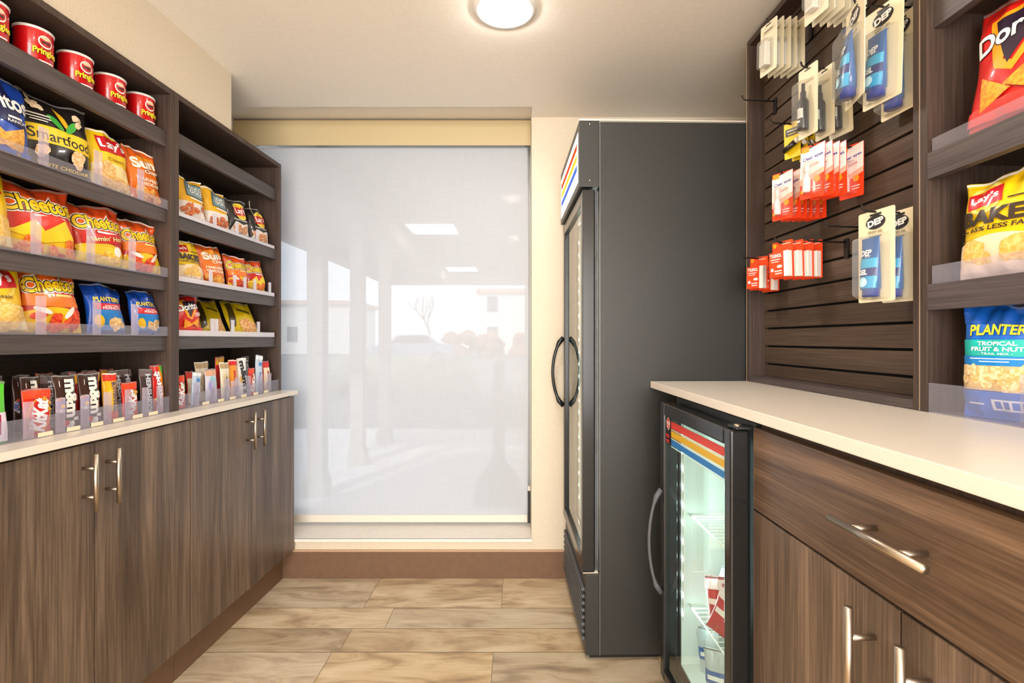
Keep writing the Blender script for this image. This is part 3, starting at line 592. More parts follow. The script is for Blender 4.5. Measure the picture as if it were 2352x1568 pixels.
# bay B
Lbag('rold_gold', 'pretzel_bag', 'yellow pretzel bag with grey shield, touching the shelf divider', 1.90, z2, .125, .165, .045, 10, group='yellow pretzel bags')
Lbag('rold_gold', 'pretzel_bag', 'yellow pretzel bag with grey shield, beside the black chip bags', 2.055, z2, .125, .165, .045, 10, group='yellow pretzel bags')
Lbag('lays_kettle', 'chip_bag', 'black kettle chip bag with red logo, the one beside the pretzel bags', 2.205, z2, .125, .165, .045, 12, group='black kettle chip bags')
Lbag('lays_kettle', 'chip_bag', 'black kettle chip bag with red logo, the one nearest the window', 2.37, z2, .125, .165, .045, 12, group='black kettle chip bags')
Lbag('lays_baked', 'chip_bag', 'small yellow baked chip bag against the divider on the left shelves', 1.88, z3, .14, .155, .05, 6)
Lbag('sunchips', 'chip_bag', 'orange chip bag with white lettering between the yellow bag and cheese snacks', 2.03, z3, .14, .165, .05, 10)
Lbag('cheetos_puffs', 'cheese_snack_bag', 'small orange cheese snack bag right of the orange chip bag', 2.20, z3, .125, .15, .045, 10)
Lbag('cheetos_crunchy', 'cheese_snack_bag', 'small orange cheese snack bag nearest the window', 2.345, z3, .125, .155, .045, 12)
Lbag('doritos_nacho', 'chip_bag', 'small red tortilla chip bag against the divider on the left shelves', 1.88, z4, .13, .15, .045, 6)
Lbag('corn_yellow', 'chip_bag', 'dull yellow snack bag leaning in the middle of the lowest shelf by the window', 2.13, z4, .13, .155, .05, 14, .45, dx=.05)
Lbag('corn_yellow', 'chip_bag', 'bright yellow snack bag slumped on the lowest shelf, nearer the window', 2.28, z4, .16, .155, .05, 16, .45, dx=.0)
# trays
tray(1.00, 1.718, 1.626, [1.275, 1.44, 1.60], 'clear tray on the second shelf holding the blue, black and yellow bags', .032, .10)
tray(1.00, 1.718, 1.394, [1.255, 1.415, 1.565], 'clear tray on the third shelf holding the large cheese snack bags', .032, .105)
tray(1.00, 1.718, 1.192, [1.268, 1.435, 1.575], 'clear tray on the lowest chip shelf holding the peanut pouches', .032, .10)
tray(1.765, 2.435, 1.619, [1.98, 2.13, 2.29], 'pale tray holding the pretzel and black chip bags', .014, .06, 'acrylicwhite', wd=.022)
tray(1.765, 2.435, 1.388, [1.955, 2.115, 2.19, 2.27, 2.40], 'pale tray with tall dividers holding the baked and orange bags', .018, .065, 'acrylicwhite', wd=.02)
tray(1.765, 2.435, 1.1925, [1.965, 1.99, 2.10, 2.30], 'pale tray, mostly empty, with the small red bag at its end', .022, .07, 'acrylicwhite', wd=.022)
# cans on the top shelf
def can(y, label):
    x, z = -1.322, 1.8905; r, h = .040, .102
    t = Thing('chip_can', label, 'can', 'L', (x, y, z), group='short red chip cans')
    X = Matrix.Translation((x, y, z))
    b = MB(); b.lathe([(0, 0), (r-.001, 0), (r, .001), (r, h-.006)], flat('cf1218', .22, 0, .6), 48, X)
    b2 = MB()
    def f(px, pz, lift):   # label wraps the tube, centred toward the aisle
        a = px/r; return ((r+lift)*math.sin(a), -(r+lift)*math.cos(a), pz)
    draw(b2, [('ell', 0, .66, .26, .26, 0, 'f6efe6'), ('ell', 0, .665, .21, .21, 0, 'b81016'), ('ell', 0, .74, .17, .07, 0, 'e8c8a0'), ('ell', -.06, .64, .09, .045, 15, '3a1a10'), ('ell', .06, .64, .09, .045, -15, '3a1a10'),
              ('txt', 'Pringles', 0, .36, .82, .20, 'f7e01a', {'rot': 0, 'bold': .03, 'arc': .12, 'out': '2a6a1a', 'b1': .05}), ('rect', 0, .14, 0.250, 0.027, 0, 'ffffff')], .062, h, f, 3, .006)
    Rm = X @ Matrix.Rotation(R(80), 4, 'Z'); k0 = len(b.v)
    for m_ in b2.mats: b.mi(m_)
    for v in b2.v: b.v.append(Rm @ v)
    for q, mi_ in zip(b2.f, b2.m): b.f.append([i+k0 for i in q]); b.m.append(b.mi(b2.mats[mi_])); b.sm.append(True)
    t.part('tube', b)
    l = MB(); l.lathe([(r, h-.007), (r+.0018, h-.006), (r+.0022, h-.002), (r+.001, h), (r-.003, h), (r-.004, h-.003), (0, h-.003)], flat('e9e6e6', .25, 0, .3), 48, X); t.part('lid', l)
    return t
c0 = can(1.672, 'short red chip can on the top shelf, closest to the shelf divider')
for y, lb in ((1.550, 'short red chip can on the top shelf, second from the divider'), (1.430, 'short red chip can on the top shelf, third from the divider'),
              (1.307, 'short red chip can on the top shelf, largest one seen whole'), (1.190, 'short red chip can cut off by the left photo edge')):
    c = copy_tree(c0.e); c.location = fw('L', -1.322, y, 1.8905); c['label'] = lb

# candy on the countertop ----------------------------------------------------
zc = .931
def candy(art, name, label, y, W, H, T=.014, twist=6, dx=0, lean=.06, tilt=0, cat='candy', group=None):
    return stand_bag(art, name, label, cat, 'L', XB-T/2-.006-dx-W*.42*math.sin(R(abs(twist))), y, zc+.0024, W, H, T, twist, lean, tilt, group, L=.010)
tray(1.00, 1.718, zc, [1.232, 1.318, 1.392, 1.468, 1.545, 1.615, 1.678], 'clear divided tray along the counter holding the large candy packs', .055, .095, tags=True, xl=-1.258)
tray(1.765, 2.465, zc, [1.865, 1.965, 2.055, 2.125, 2.215, 2.315, 2.39], 'clear divided tray on the counter end beside the window', .055, .09, tags=True, xl=-1.258)
candy('green_candy', 'candy_pack', 'green and white candy pack at the left photo edge on the counter', 1.166, .06, .145)
candy('kitkat', 'wafer_bar', 'red wafer bar with white lettering in an oval, the large one at the left', 1.275, .070, .120)
candy('mms', 'candy_pack', 'brown candy pack with white letters, left one of the two side by side', 1.355, .062, .150)
candy('mms', 'candy_pack', 'brown candy pack with white letters, right one of the two side by side', 1.43, .062, .150)
candy('butterfinger', 'candy_bar', 'yellow candy bar with red ends standing on the counter', 1.505, .045, .145, .02, 10)
candy('kitkat', 'wafer_bar', 'red wafer bar with white lettering, between the yellow bar and the dark bar', 1.575, .055, .112)
candy('hershey', 'chocolate_bar', 'dark chocolate bar with silver vertical lettering', 1.645, .05, .15, .012, 8)
candy('skittles', 'candy_pack', 'red and orange fruit candy pack next to the shelf divider', 1.698, .042, .16, .016, 14)
# rows behind
for i, (y, a, nm, lb) in enumerate([(1.30, 'mms', 'candy_pack', 'brown candy pack standing behind the large red wafer bar'), (1.36, 'hershey', 'chocolate_bar', 'dark bar standing behind the left brown candy pack'), (1.44, 'twix', 'candy_bar', 'red bar standing behind the right brown candy pack'),
      (1.50, 'twix', 'candy_bar', 'red bar standing behind the yellow candy bar'), (1.575, 'hershey', 'chocolate_bar', 'dark bar standing behind the small red wafer bar'), (1.625, 'hershey', 'chocolate_bar', 'dark bar standing behind the dark chocolate bar with silver lettering')]):
    candy(a, nm, lb, y, .052, .150, .016, 0, .045+.01*(i % 2), .05)
for i, (y, a, nm, lb) in enumerate([(1.26, 'hershey', 'chocolate_bar', 'dark bar in the back row behind the brown pack at left'), (1.33, 'mms', 'candy_pack', 'brown candy pack in the back row near the left edge'), (1.40, 'twix', 'candy_bar', 'red bar in the back row behind the two brown packs'), (1.47, 'hershey', 'chocolate_bar', 'dark bar in the back row behind the red bars'),
      (1.54, 'hershey', 'chocolate_bar', 'dark bar in the back row behind the yellow bar'), (1.61, 'twix', 'candy_bar', 'red bar in the back row near the divider')]):
    candy(a, nm, lb, y, .050, .152, .016, 0, .10, .05)
# right bay candy
for a, nm, lb, y, W, H, T, tw, dx, tl in [
  ('kitkat', 'wafer_bar', 'small red wafer bar right of the shelf divider', 1.80, .05, .118, .014, 4, 0, 0),
  ('mints_blue', 'mint_pack', 'blue mint pack behind the small red wafer bar', 1.82, .05, .150, .02, 0, .04, 0),
  ('silver_bar', 'gum_pack', 'pale blue leaning pack right of the small red wafer bar', 1.88, .04, .125, .012, 8, .0, 8),
  ('redcream', 'candy_bar', 'red topped bar half hidden between the pale packs', 1.93, .04, .125, .014, 0, .05, 0),
  ('gum_pale', 'candy_pack', 'pale lilac candy pack with a blue swirl', 1.985, .06, .13, .014, 10, 0, 0),
  ('wafer_cream', 'wafer_pack', 'cream wafer pack behind the pale lilac pack', 2.00, .07, .158, .016, 4, .045, 0),
  ('wafer_cream', 'wafer_pack', 'narrow cream pack beside the orange topped bar', 2.075, .05, .152, .014, 8, .0, 0),
  ('payday', 'candy_bar', 'orange bar with red top in the candy tray by the window', 2.135, .05, .160, .016, 8, 0, 0),
  ('twix', 'candy_bar', 'red wrapped bar sticking up behind the orange topped bar', 2.12, .06, .175, .014, 0, .05, 0),
  ('cookies', 'cookie_pack', 'white pack with tall black lettering', 2.20, .055, .165, .014, 10, 0, 0),
  ('kitkat', 'wafer_bar', 'small red wafer bar right of the white lettered pack', 2.27, .045, .118, .014, 4, 0, 0),
  ('silver_bar', 'gum_pack', 'tall pale blue pack tilted toward the window', 2.325, .045, .175, .012, 12, .0, 5),
  ('hershey', 'chocolate_bar', 'dark bar behind the tall pale blue pack', 2.31, .06, .17, .014, 0, .05, 0),
  ('redcream', 'candy_bar', 'cream bar with red top, last one before the window', 2.405, .05, .145, .02, 6, 0, 0)]:
    candy(a, nm, lb, y, W, H, T, tw, dx, .06, tl)

# =================================================================== RIGHT RUN: tall cooler
def tall_cooler():
    y0, y1 = 1.875, 2.502; X0, XS, X1 = .281, .345, 1.03
    t = Thing('glass_door_cooler', 'tall black upright cooler with lit striped sign, beside the window', 'cooler', 'R', (.65, (y0+y1)/2, 0))
    c = MB(); k = M['blackside']; g = M['liner']; T_ = .04
    c.box((XS, X1, y0, y0+T_, .02, 1.982), k, .003); c.box((XS, X1, y1-T_, y1, .02, 1.982), k, .003)
    c.box((X1-T_, X1, y0+T_, y1-T_, .02, 1.982), k); c.box((XS, X1-T_, y0+T_, y1-T_, 1.75, 1.982), k); c.box((XS, X1-T_, y0+T_, y1-T_, .02, .33), k)
    t.part('cabinet_body', c)
    l = MB(); l.box((XS+.005, X1-T_-.002, y0+T_+.0005, y0+T_+.006, .332, 1.748), g); l.box((XS+.005, X1-T_-.002, y1-T_-.006, y1-T_-.0005, .332, 1.748), g)
    l.box((X1-T_-.008, X1-T_-.001, y0+T_+.006, y1-T_-.006, .332, 1.748), g); l.box((XS+.005, X1-T_-.008, y0+T_+.006, y1-T_-.006, .332, .338), g); l.box((XS+.005, X1-T_-.008, y0+T_+.006, y1-T_-.006, 1.742, 1.748), g)
    t.part('inner_liner', l)
    # header with sign
    h = t.part('header_box', box1((X0-.012, XS-.0015, y0, y1, 1.742, 1.985), M['blackside'], .002))
    s = MB(); xs = X0-.0135
    s.box((xs, X0-.0125, y0+.022, y1-.022, 1.765, 1.95), glow('backlit_sign_white', 'fffaf2', 1.25))
    for za, zb, cc in ((1.895, 1.918, 'e0502a'), (1.855, 1.878, 'f0d03a'), (1.815, 1.838, '5a74d0')):
        s.box((xs-.0006, xs-.0001, y0+.05, y1-.05, za, zb), glow('sign_'+cc, cc, 1.0))
    t.part('lit_sign', s, h, 'backlit white sign with red, yellow and blue stripes')
    sc = MB()
    for z in (1.765, 1.972): sc.tube([(X0+.028, y0-.0015, z), (X0+.028, y0+.001, z)], .0035, M['steel'], 10)
    t.part('screw', sc, h)
    t.part('trim_strip', box1((XS-.0008, XS+.0008, y0-.0008, y0+.002, .02, 1.982), flat('8c8a84', .4, .4)))
    t.part('roof_edge', box1((X0-.012, X1, y0-.001, y0+.004, 1.985, 1.990), flat('c9c4b8', .5)))
    # door
    d0 = MB(); F = .045; za, zb = .326, 1.733; a, b_ = X0, X0+.046
    d0.box((a, b_, y0+.001, y0+F, za, zb), M['blackgloss'], .004); d0.box((a, b_, y1-F, y1-.001, za, zb), M['blackgloss'], .004)
    d0.box((a, b_, y0+F, y1-F, za, za+F), M['blackgloss'], .004); d0.box((a, b_, y0+F, y1-F, zb-F, zb), M['blackgloss'], .004)
    d = t.part('door', d0)
    t.part('glass_pane', box1((a+.012, a+.018, y0+F, y1-F, za+F, zb-F), M['glass']), d)
    ga = MB(); 
    for q in range(3): ga.box((b_+.001+q*.0052, b_+.0045+q*.0052, y0+.002+.002*q, y0+.012, za+.004, zb-.004), M['gasket'], .001)
    t.part('door_gasket', ga, d)
    hp = [];
    for i in range(15):
        q = i/14; hp.append((a-.052*math.sin(PI*q)**.6-.002, y1-.022, .86+q*.33))
    hb = MB(); hb.tube(hp, .0075, M['blackgloss'], 10, rr=[.012 if i in (0, 1, 13, 14) else .0075 for i in range(15)])
    t.part('door_handle', hb, d)
    hg = MB(); hg.box((X0+.002, XS-.004, y0+.001, y0+.04, .3195, .3245), M['steel'], .001); t.part('hinge', hg, d)
    # grille
    gr = MB(); gr.box((X0+.012, XS-.0015, y0, y1, .02, .318), k, .002)
    for i in range(8): gr.box((X0-.0, X0+.012, y0+.02, y1-.02, .065+i*.026, .077+i*.026), M['gasket'], .002)
    t.part('louver_grille', gr)
    t.part('leg_base', box1((X0+.03, X1-.02, y0+.02, y1-.02, 0, .0198), M['rubber']))
    # lights and shelves
    for yy in (y0+T_+.012, y1-T_-.018):
        ls = MB(); ls.box((XS+.006, XS+.016, yy, yy+.006, .36, 1.72), M['white'])
        for i in range(22):
            z = .42+i*.058; ls.box((XS+.0045, XS+.0058, yy, yy+.006, z, z+.012), glow('led_dot', 'eefff8', 25.0))
        t.part('led_strip', ls)
    for z in (.42, .72, 1.02, 1.30, 1.54):
        sh = MB()
        for i in range(22):
            yy = y0+T_+.02+i*.0238; sh.tube([(XS+.03, yy, z), (X1-.06, yy, z)], .0022, M['white'], 6)
        sh.tube([(XS+.03, y0+T_+.008, z), (XS+.03, y1-T_-.008, z)], .004, M['white'], 8); sh.tube([(X1-.06, y0+T_+.008, z), (X1-.06, y1-T_-.008, z)], .004, M['white'], 8)
        t.part('wire_shelf', sh)
    ld = bpy.data.lights.new('cooler_lamp', 'AREA'); ld.shape = 'RECTANGLE'; ld.size = .02; ld.size_y = 1.3; ld.energy = 1.2; ld.color = (.9, 1, .95)
    lo = bpy.data.objects.new('cooler_lamp', ld); C.objects.link(lo); lo.parent = t.e
    lo.location = Vector((XS+.03, y1-T_-.03, 1.03))-t.base; lo.rotation_euler = (R(-90), 0, R(40))
tall_cooler()

# counter on the right ------------------------------------------------------
ZR = 1.028
o = struct('countertop', box1((.530, 1.188, .10, 1.868, 1.004, ZR), M['quartz'], .002), 'R', (.85, 1.0, 1.004)); del o['kind']
tag(o, 'thick white stone countertop on the right, over the small freezer and drawers', 'countertop')
XC = .55
def right_cabinet(y0, y1, label):
    t = Thing('base_cabinet', label, 'cabinet', 'R', (.8, (y0+y1)/2, 0))
    t.bpart('carcass', (XC+.020, 1.18, y0, y1, .13, 1.0035), M['unit']); t.bpart('toe_kick', (XC+.07, 1.18, y0, y1, 0, .13), M['base'])
    ym = (y0+y1)/2
    d = t.bpart('drawer', (XC, XC+.019, y0+.002, y1-.001, .806, .985), M['drawwood'], .0012)
    t.part('handle', handle_mb(XC-.040, .900, ym-.090, ym+.094, False, .04, .0062), d)
    for a, b, hy in ((y0+.002, ym-.002, ym-.05), (ym+.002, y1-.001, ym+.05)):
        dd = t.bpart('door', (XC, XC+.019, a, b, .14, .801), M['doorwood'], .0012)
        t.part('handle', handle_mb(XC-.040, hy, .60, .782, True, .04, .0062), dd)
right_cabinet(.275, 1.127, 'brown wood cabinet with a wide drawer over two doors, in the right foreground')

def counter_freezer():
    y0, y1 = 1.140, 1.668; X0 = .506; XB_ = .560; X1 = 1.12
    t = Thing('countertop_freezer', 'small black glass-door freezer with lit interior, under the right countertop', 'freezer', 'R', (.8, (y0+y1)/2, 0))
    c = MB(); k = M['black']; T_ = .03; zt = .992; zb = .085
    c.box((XB_, X1, y0, y0+T_, .05, zt), k, .002); c.box((XB_, X1, y1-T_, y1, .05, zt), k, .002); c.box((X1-T_, X1, y0+T_, y1-T_, .05, zt), k)
    c.box((XB_, X1-T_, y0+T_, y1-T_, .955, zt), k); c.box((XB_, X1-T_, y0+T_, y1-T_, .05, .13), k); t.part('cabinet_body', c)
    l = MB(); g = M['liner']; a, b = y0+T_, y1-T_
    l.box((XB_+.004, X1-T_-.002, a+.0005, a+.005, .132, .953), g); l.box((XB_+.004, X1-T_-.002, b-.005, b-.0005, .132, .953), g); l.box((X1-T_-.007, X1-T_-.001, a+.005, b-.005, .132, .953), g)
    l.box((XB_+.004, X1-T_-.007, a+.005, b-.005, .132, .137), g); l.box((XB_+.004, X1-T_-.007, a+.005, b-.005, .948, .953), g); t.part('inner_liner', l)
    d0 = MB(); F = .038; m_ = M['blackgloss']; xa, xb = X0, X0+.046; zt2 = .975
    d0.box((xa, xb, y0+.001, y0+F, zb, zt2), m_, .005); d0.box((xa, xb, y1-F, y1, zb, zt2), m_, .005); d0.box((xa, xb, y0+F, y1-F, zb, zb+F), m_, .005); d0.box((xa, xb, y0+F, y1-F, zt2-F, zt2), m_, .005)
    d = t.part('door', d0)
    t.part('glass_pane', box1((xa+.010, xa+.015, y0+F, y1-F, zb+F, zt2-F), M['glass']), d)
    s = MB(); xs = xa+.0098
    for za, zb_, cc in ((.904, .926, 'd83a2a'), (.8985, .9015, 'e8dcb0'), (.877, .896, 'e0b018'), (.871, .874, 'dfe8e0'), (.852, .869, '1f78c4'), (.846, .849, 'cfe8e8')):
        s.box((xs-.0006, xs, y0+F+.004, y1-F-.045, za, zb_), flat(cc, .35))
    t.part('striped_sticker', s, d, 'red, yellow and blue striped sticker')
    s = MB(); s.box((xs-.0006, xs, y1-F-.043, y1-F-.002, .852, .935), flat('1c1212', .4))
    Xm = Matrix.Translation((xs-.0008, y1-F-.022, .915)) @ Matrix.Rotation(R(-90), 4, 'Z')
    b2 = MB(); ff = lambda x, z, lift: (x, -lift, z)
    draw(b2, [('ell', 0, 0, .019, .019, 0, 'f2ece4'), ('ell', 0, 0, .017, .017, 0, 'd03428'), ('txt', 'TRUE', 0, .002, .028, .011, 'f6f0e8', {'bold': .04}), ('rect', 0, -.009, 0.007, 0.002, 0, 'f6f0e8'), ('rect', 0, -.038, .018, .006, 0, 'b02018'), ('rect', 0, -.054, .018, .005, 0, 'b02018')], 1, 1, ff, 1, 1)
    for m2 in b2.mats: s.mi(m2)
    k0 = len(s.v)
    for v in b2.v: s.v.append(Xm @ v)
    for q, mi_ in zip(b2.f, b2.m): s.f.append([i+k0 for i in q]); s.m.append(s.mi(b2.mats[mi_])); s.sm.append(False)
    t.part('logo_sticker', s, d, 'round red logo sticker')
    hp = []
    for i in range(15): q = i/14; hp.append((xa-.040*math.sin(PI*q)**.6-.002, y1-.018, .36+q*.335))
    hb = MB(); hb.tube(hp, .005, M['gasket'], 10, rr=[.009 if i in (0, 1, 13, 14) else .005 for i in range(15)]); t.part('door_handle', hb, d)
    t.part('door_gasket', box1((xb+.001, XB_-.001, y0+.006, y1-.006, zb+.005, zb+.02), M['gasket']), d)
    hg = MB(); hg.box((XB_-.040, XB_+.02, y0+.003, y0+.05, .977, .983), M['black'], .001); hg.tube([(XB_-.03, y0+.02, .975), (XB_-.03, y0+.02, .987)], .008, M['steel'], 12); t.part('hinge', hg, d)
    t.part('leg_base', box1((XB_+.02, X1-.02, y0+.01, y1-.01, 0, .0498), M['rubber']))
    ls = MB(); ls.box((XB_+.006, XB_+.014, b-.018, b-.008, .28, .925), M['white'])
    for i in range(11): z = .30+i*.058; ls.box((XB_+.004, XB_+.0058, b-.017, b-.009, z, z+.010), glow('led_dot_cool', 'e0fffb', 60.0))
    t.part('led_strip', ls)
    ld = bpy.data.lights.new('freezer_lamp', 'AREA'); ld.shape = 'RECTANGLE'; ld.size = .02; ld.size_y = .6; ld.energy = 1.3; ld.color = (.72, 1, .95)
    lo = bpy.data.objects.new('freezer_lamp', ld); C.objects.link(lo); lo.parent = t.e
    lo.location = Vector((XB_+.03, b-.03, .6))-t.base; lo.rotation_euler = (R(-90), 0, R(30))
    for z in (.62, .33):
        sh = MB()
        for i in range(18): yy = a+.02+i*.026; sh.tube([(XB_+.03, yy, z), (X1-.05, yy, z)], .0018, M['white'], 6)
        sh.tube([(XB_+.03, a+.006, z), (XB_+.03, b-.006, z)], .003, M['white'], 8); sh.tube([(X1-.05, a+.006, z), (X1-.05, b-.006, z)], .003, M['white'], 8)
        t.part('wire_shelf', sh)
    return XB_, a, b
XBf, fa, fb_ = counter_freezer()
# frozen packs lying on the freezer shelves
ART['ice_red'] = ('c8283c', [('rect', 0, .5, 0.350, 0.090, 0, 'fff0f0'), ('band', .75, .95, 'f0d8dc')])
ART['ice_silver'] = ('c8d2da', [('band', .35, .6, '3a6ab8'), ('rect', 0, .47, 0.300, 0.068, 0, 'ffffff')])
ART['ice_dark'] = ('46505c', [('band', .3, .5, 'b8c8d8'), ('rect', 0, .7, 0.200, 0.090, 0, 'e8eef4')])
for i, (a, y, z, x, tl, lb) in enumerate([
  ('ice_red', 1.50, .335, .640, -14, 'red frozen treat pack in the small freezer, upper of the two red ones'), ('ice_red', 1.455, .335, .612, 16, 'red frozen treat pack in the small freezer, lower of the two red ones'),
  ('ice_silver', 1.56, .335, .668, 10, 'silver and blue frozen treat pack on the lower wire shelf of the freezer'), ('ice_silver', 1.455, .142, .615, -12, 'silver frozen treat pack at the freezer bottom, nearest the hinge side'),
  ('ice_dark', 1.50, .142, .655, 14, 'dark frozen treat pack at the freezer bottom, between silver packs'), ('ice_silver', 1.565, .142, .64, -16, 'silver frozen treat pack at the freezer bottom, farthest from the hinge')]):
    stand_bag(a, 'frozen_treat', lb, 'frozen treat', 'R', x, y, z, .085, .13, .03, 40, .2, tl, 'frozen treats in the small freezer')

# slatwall display -----------------------------------------------------------
def slatwall():
    y0, y1 = 1.075, 1.862; xf, xs = .885, .942
    t = Thing('slatwall_display', 'dark wood slatwall panel with hanging toiletries, on the right countertop', 'display wall', 'R', (1.03, (y0+y1)/2, ZR))
    zt = 2.27
    t.bpart('side_panel', (xf, 1.18, y1-.018, y1, ZR+.0006, zt), M['unit'], .0008); t.bpart('side_panel', (xf, 1.18, y0, y0+.018, ZR+.0006, zt), M['unit'], .0008)
    t.bpart('bottom_rail', (xf, 1.18, y0+.0185, y1-.0185, ZR+.0006, ZR+.022), M['rail'], .0008); t.bpart('top_rail', (xf, 1.18, y0+.0185, y1-.0185, zt-.02, zt), M['unit'], .0008)
    t.bpart('backer', (xs+.014, xs+.02, y0+.0185, y1-.0185, ZR+.0225, zt-.0205), flat('0d0a08', .9))
    gz = [1.0935+.0633*k for k in range(-1, 20)]; zs = [ZR+.0228]+[g for g in gz if ZR+.04 < g < zt-.03]+[zt-.021]
    s = MB()
    for i in range(len(zs)-1):
        s.box((xs, xs+.0138, y0+.0188, y1-.0188, zs[i]+(.0035 if i else 0), zs[i+1]-(.0035 if i < len(zs)-2 else 0)), M['slat'], .0008)
    t.part('slat_panel', s)
    for ya, yb, cc in ((y0-.001, y0+.0008, 'a08a76'), (y1-.0022, y1+.0006, 'b89e84')):
        t.bpart('edge_band', (xf-.0006, xf+.001, ya, yb, ZR+.0006, zt), flat(cc, .5), 0, None, 'thin pale edge banding')
slatwall()
# right snack shelf unit ------------------------------------------------------
def right_unit():
    y0, y1 = .33, 1.074; xf = .885; zt = 2.27
    t = Thing('snack_shelf_unit', 'dark wood shelf unit at the right edge of the photo, holding three large bags', 'shelf unit', 'R', (1.03, (y0+y1)/2, ZR))
    t.bpart('side_panel', (xf, 1.18, y1-.018, y1, ZR+.0006, zt), M['unit'], .0008); t.bpart('side_panel', (xf, 1.18, y0, y0+.018, ZR+.0006, zt), M['unit'], .0008)
    t.bpart('top_panel', (xf, 1.18, y0+.0185, y1-.0185, zt-.02, zt), M['unit']); t.bpart('back_panel', (1.1805, 1.188, y0, y1, ZR+.0006, zt), M['uback'])
    for z0, z1, xr in ((1.834, 1.89, .90), (1.516, 1.571, .885), (1.242, 1.296, .885)):
        s = t.bpart('shelf', (xr+.020, 1.18, y0+.0185, y1-.0185, z1-.024, z1-.006), M['unit'])
        t.bpart('shelf_rail', (xr, xr+.0195, y0+.0185, y1-.0185, z0, z1), M['rail'], .001, s)
right_unit()
def rtray(y0, y1, z, h, label, divs, x=.887):
    t = Thing('acrylic_tray', label, 'tray', 'R', (.95, (y0+y1)/2, z))
    t.bpart('front_lip', (x, x+.0022, y0, y1, z+.0006, z+h), M['acrylic']); t.bpart('base_sheet', (x+.0025, x+.2, y0, y1, z+.0006, z+.0022), M['acrylic'])
    for d in divs: t.bpart('divider', (x+.003, x+.10, d-.0008, d+.0008, z+.0024, z+h+.03), M['acrylic'])
rtray(.36, 1.045, 1.5665, .032, 'clear tray under the red tortilla chip bag on the right shelves', [.845])
rtray(.36, 1.045, 1.2915, .042, 'clear tray under the large yellow baked chip bag on the right shelves', [.845])
rtray(.36, 1.054, ZR, .062, 'clear tray on the right countertop around the blue trail mix pouch', [.865])
stand_bag('doritos_nacho', 'chip_bag', 'large red tortilla chip bag, top of the right-hand shelves', 'snack bag', 'R', .945, .915, 1.569, .182, .262, .07, 14, .14, L=.007)
stand_bag('lays_baked', 'chip_bag', 'large yellow baked chip bag on the middle of the right-hand shelves', 'snack bag', 'R', .940, .935, 1.294, .165, .200, .06, 14, .06, L=.007)
stand_bag('planters_tropical', 'trail_mix_pouch', 'large blue and teal trail mix pouch on the right countertop', 'nut pouch', 'R', .935, .935, ZR+.002, .138, .215, .055, 14, .0, L=.007)

# hooks and hanging packs ------------------------------------------------------
XSW = .942
def hook(y, z, L_, label):
    t = Thing('display_hook', label, 'hook', 'R', (XSW, y, z), group='black wire hooks on the slatwall')
    b = MB(); b.box((XSW-.006, XSW-.0005, y-.009, y+.009, z-.045, z+.010), M['wire'], .002); t.part('bracket', b)
    w_ = MB(); w_.tube([(XSW-.006, y, z), (XSW-L_*.5, y, z+.001), (XSW-L_+.012, y, z+.003), (XSW-L_+.004, y, z+.008), (XSW-L_, y, z+.018)], .0024, M['wire'], 8); t.part('wire', w_)
def rb(w, h, r, n=5):
    vs = []
    for cx, cz, a0 in ((w/2-r, -r, 0), (-w/2+r, -r, 90), (-w/2+r, -h+r, 180), (w/2-r, -h+r, 270)):
        for k in range(n): a = R(a0+90*k/(n-1)); vs.append((cx+r*math.cos(a), cz+r*math.sin(a)))
    return vs
def card_mb(w, h, col, art, th=.0012, r=.004, backcol=None):
    mb = MB(); vs = rb(w, h, r); n = len(vs); m_ = flat(col, .45)
    mb.add([(x, 0, z) for x, z in vs]+[(x, th, z) for x, z in vs], [list(range(n))[::-1]], m_)
    mb.f.append(list(range(n, 2*n))); mb.m.append(mb.mi(flat(backcol or col, .5))); mb.sm.append(False)
    for k in range(n): mb.f.append([k, (k+1) % n, n+(k+1) % n, n+k]); mb.m.append(0); mb.sm.append(False)
    draw(mb, [('rect', 0, -.045, .16, .022, 0, '2a2420')]+art, w, h, lambda x, z, lift: (x, -lift*.6, z), 1, .05)
    return mb
def bubble_mb(w, h, d, zc_, r=.008):
    vs = [(x, z+h/2+zc_) for x, z in rb(w, h, r)]; n = len(vs); mb = MB()
    mid = [(x*.86, (z-zc_)*.93+zc_) for x, z in vs]
    mb.add([(x, -.0006, z) for x, z in vs]+[(x, -d*.7, z) for x, z in mid]+[(x*.9, -d, (z-zc_)*.95+zc_) for x, z in mid],
           [[k, n+k, n+(k+1) % n, (k+1) % n] for k in range(n)]+[[n+k, 2*n+k, 2*n+(k+1) % n, n+(k+1) % n] for k in range(n)]+[list(range(2*n, 3*n))], M['blister'], False)
    return mb
def hang(e, x, y, z, twist, roll=0):
    e.location = fw('R', x, y, z+.006); e.rotation_euler = (0, R(roll), ANG['R']+R(-90+twist))
def rootpack(name, label, cat, group):
    e = bpy.data.objects.new(name, None); C.objects.link(e); e['label'] = label; e['category'] = cat; e['group'] = group; e.empty_display_size = .02; return e
def addmb(dst, src, X):
    k0 = len(dst.v)
    for v in src.v: dst.v.append(X @ v)
    for q, mi_, s_ in zip(src.f, src.m, src.sm): dst.f.append([i+k0 for i in q]); dst.m.append(dst.mi(src.mats[mi_])); dst.sm.append(s_)
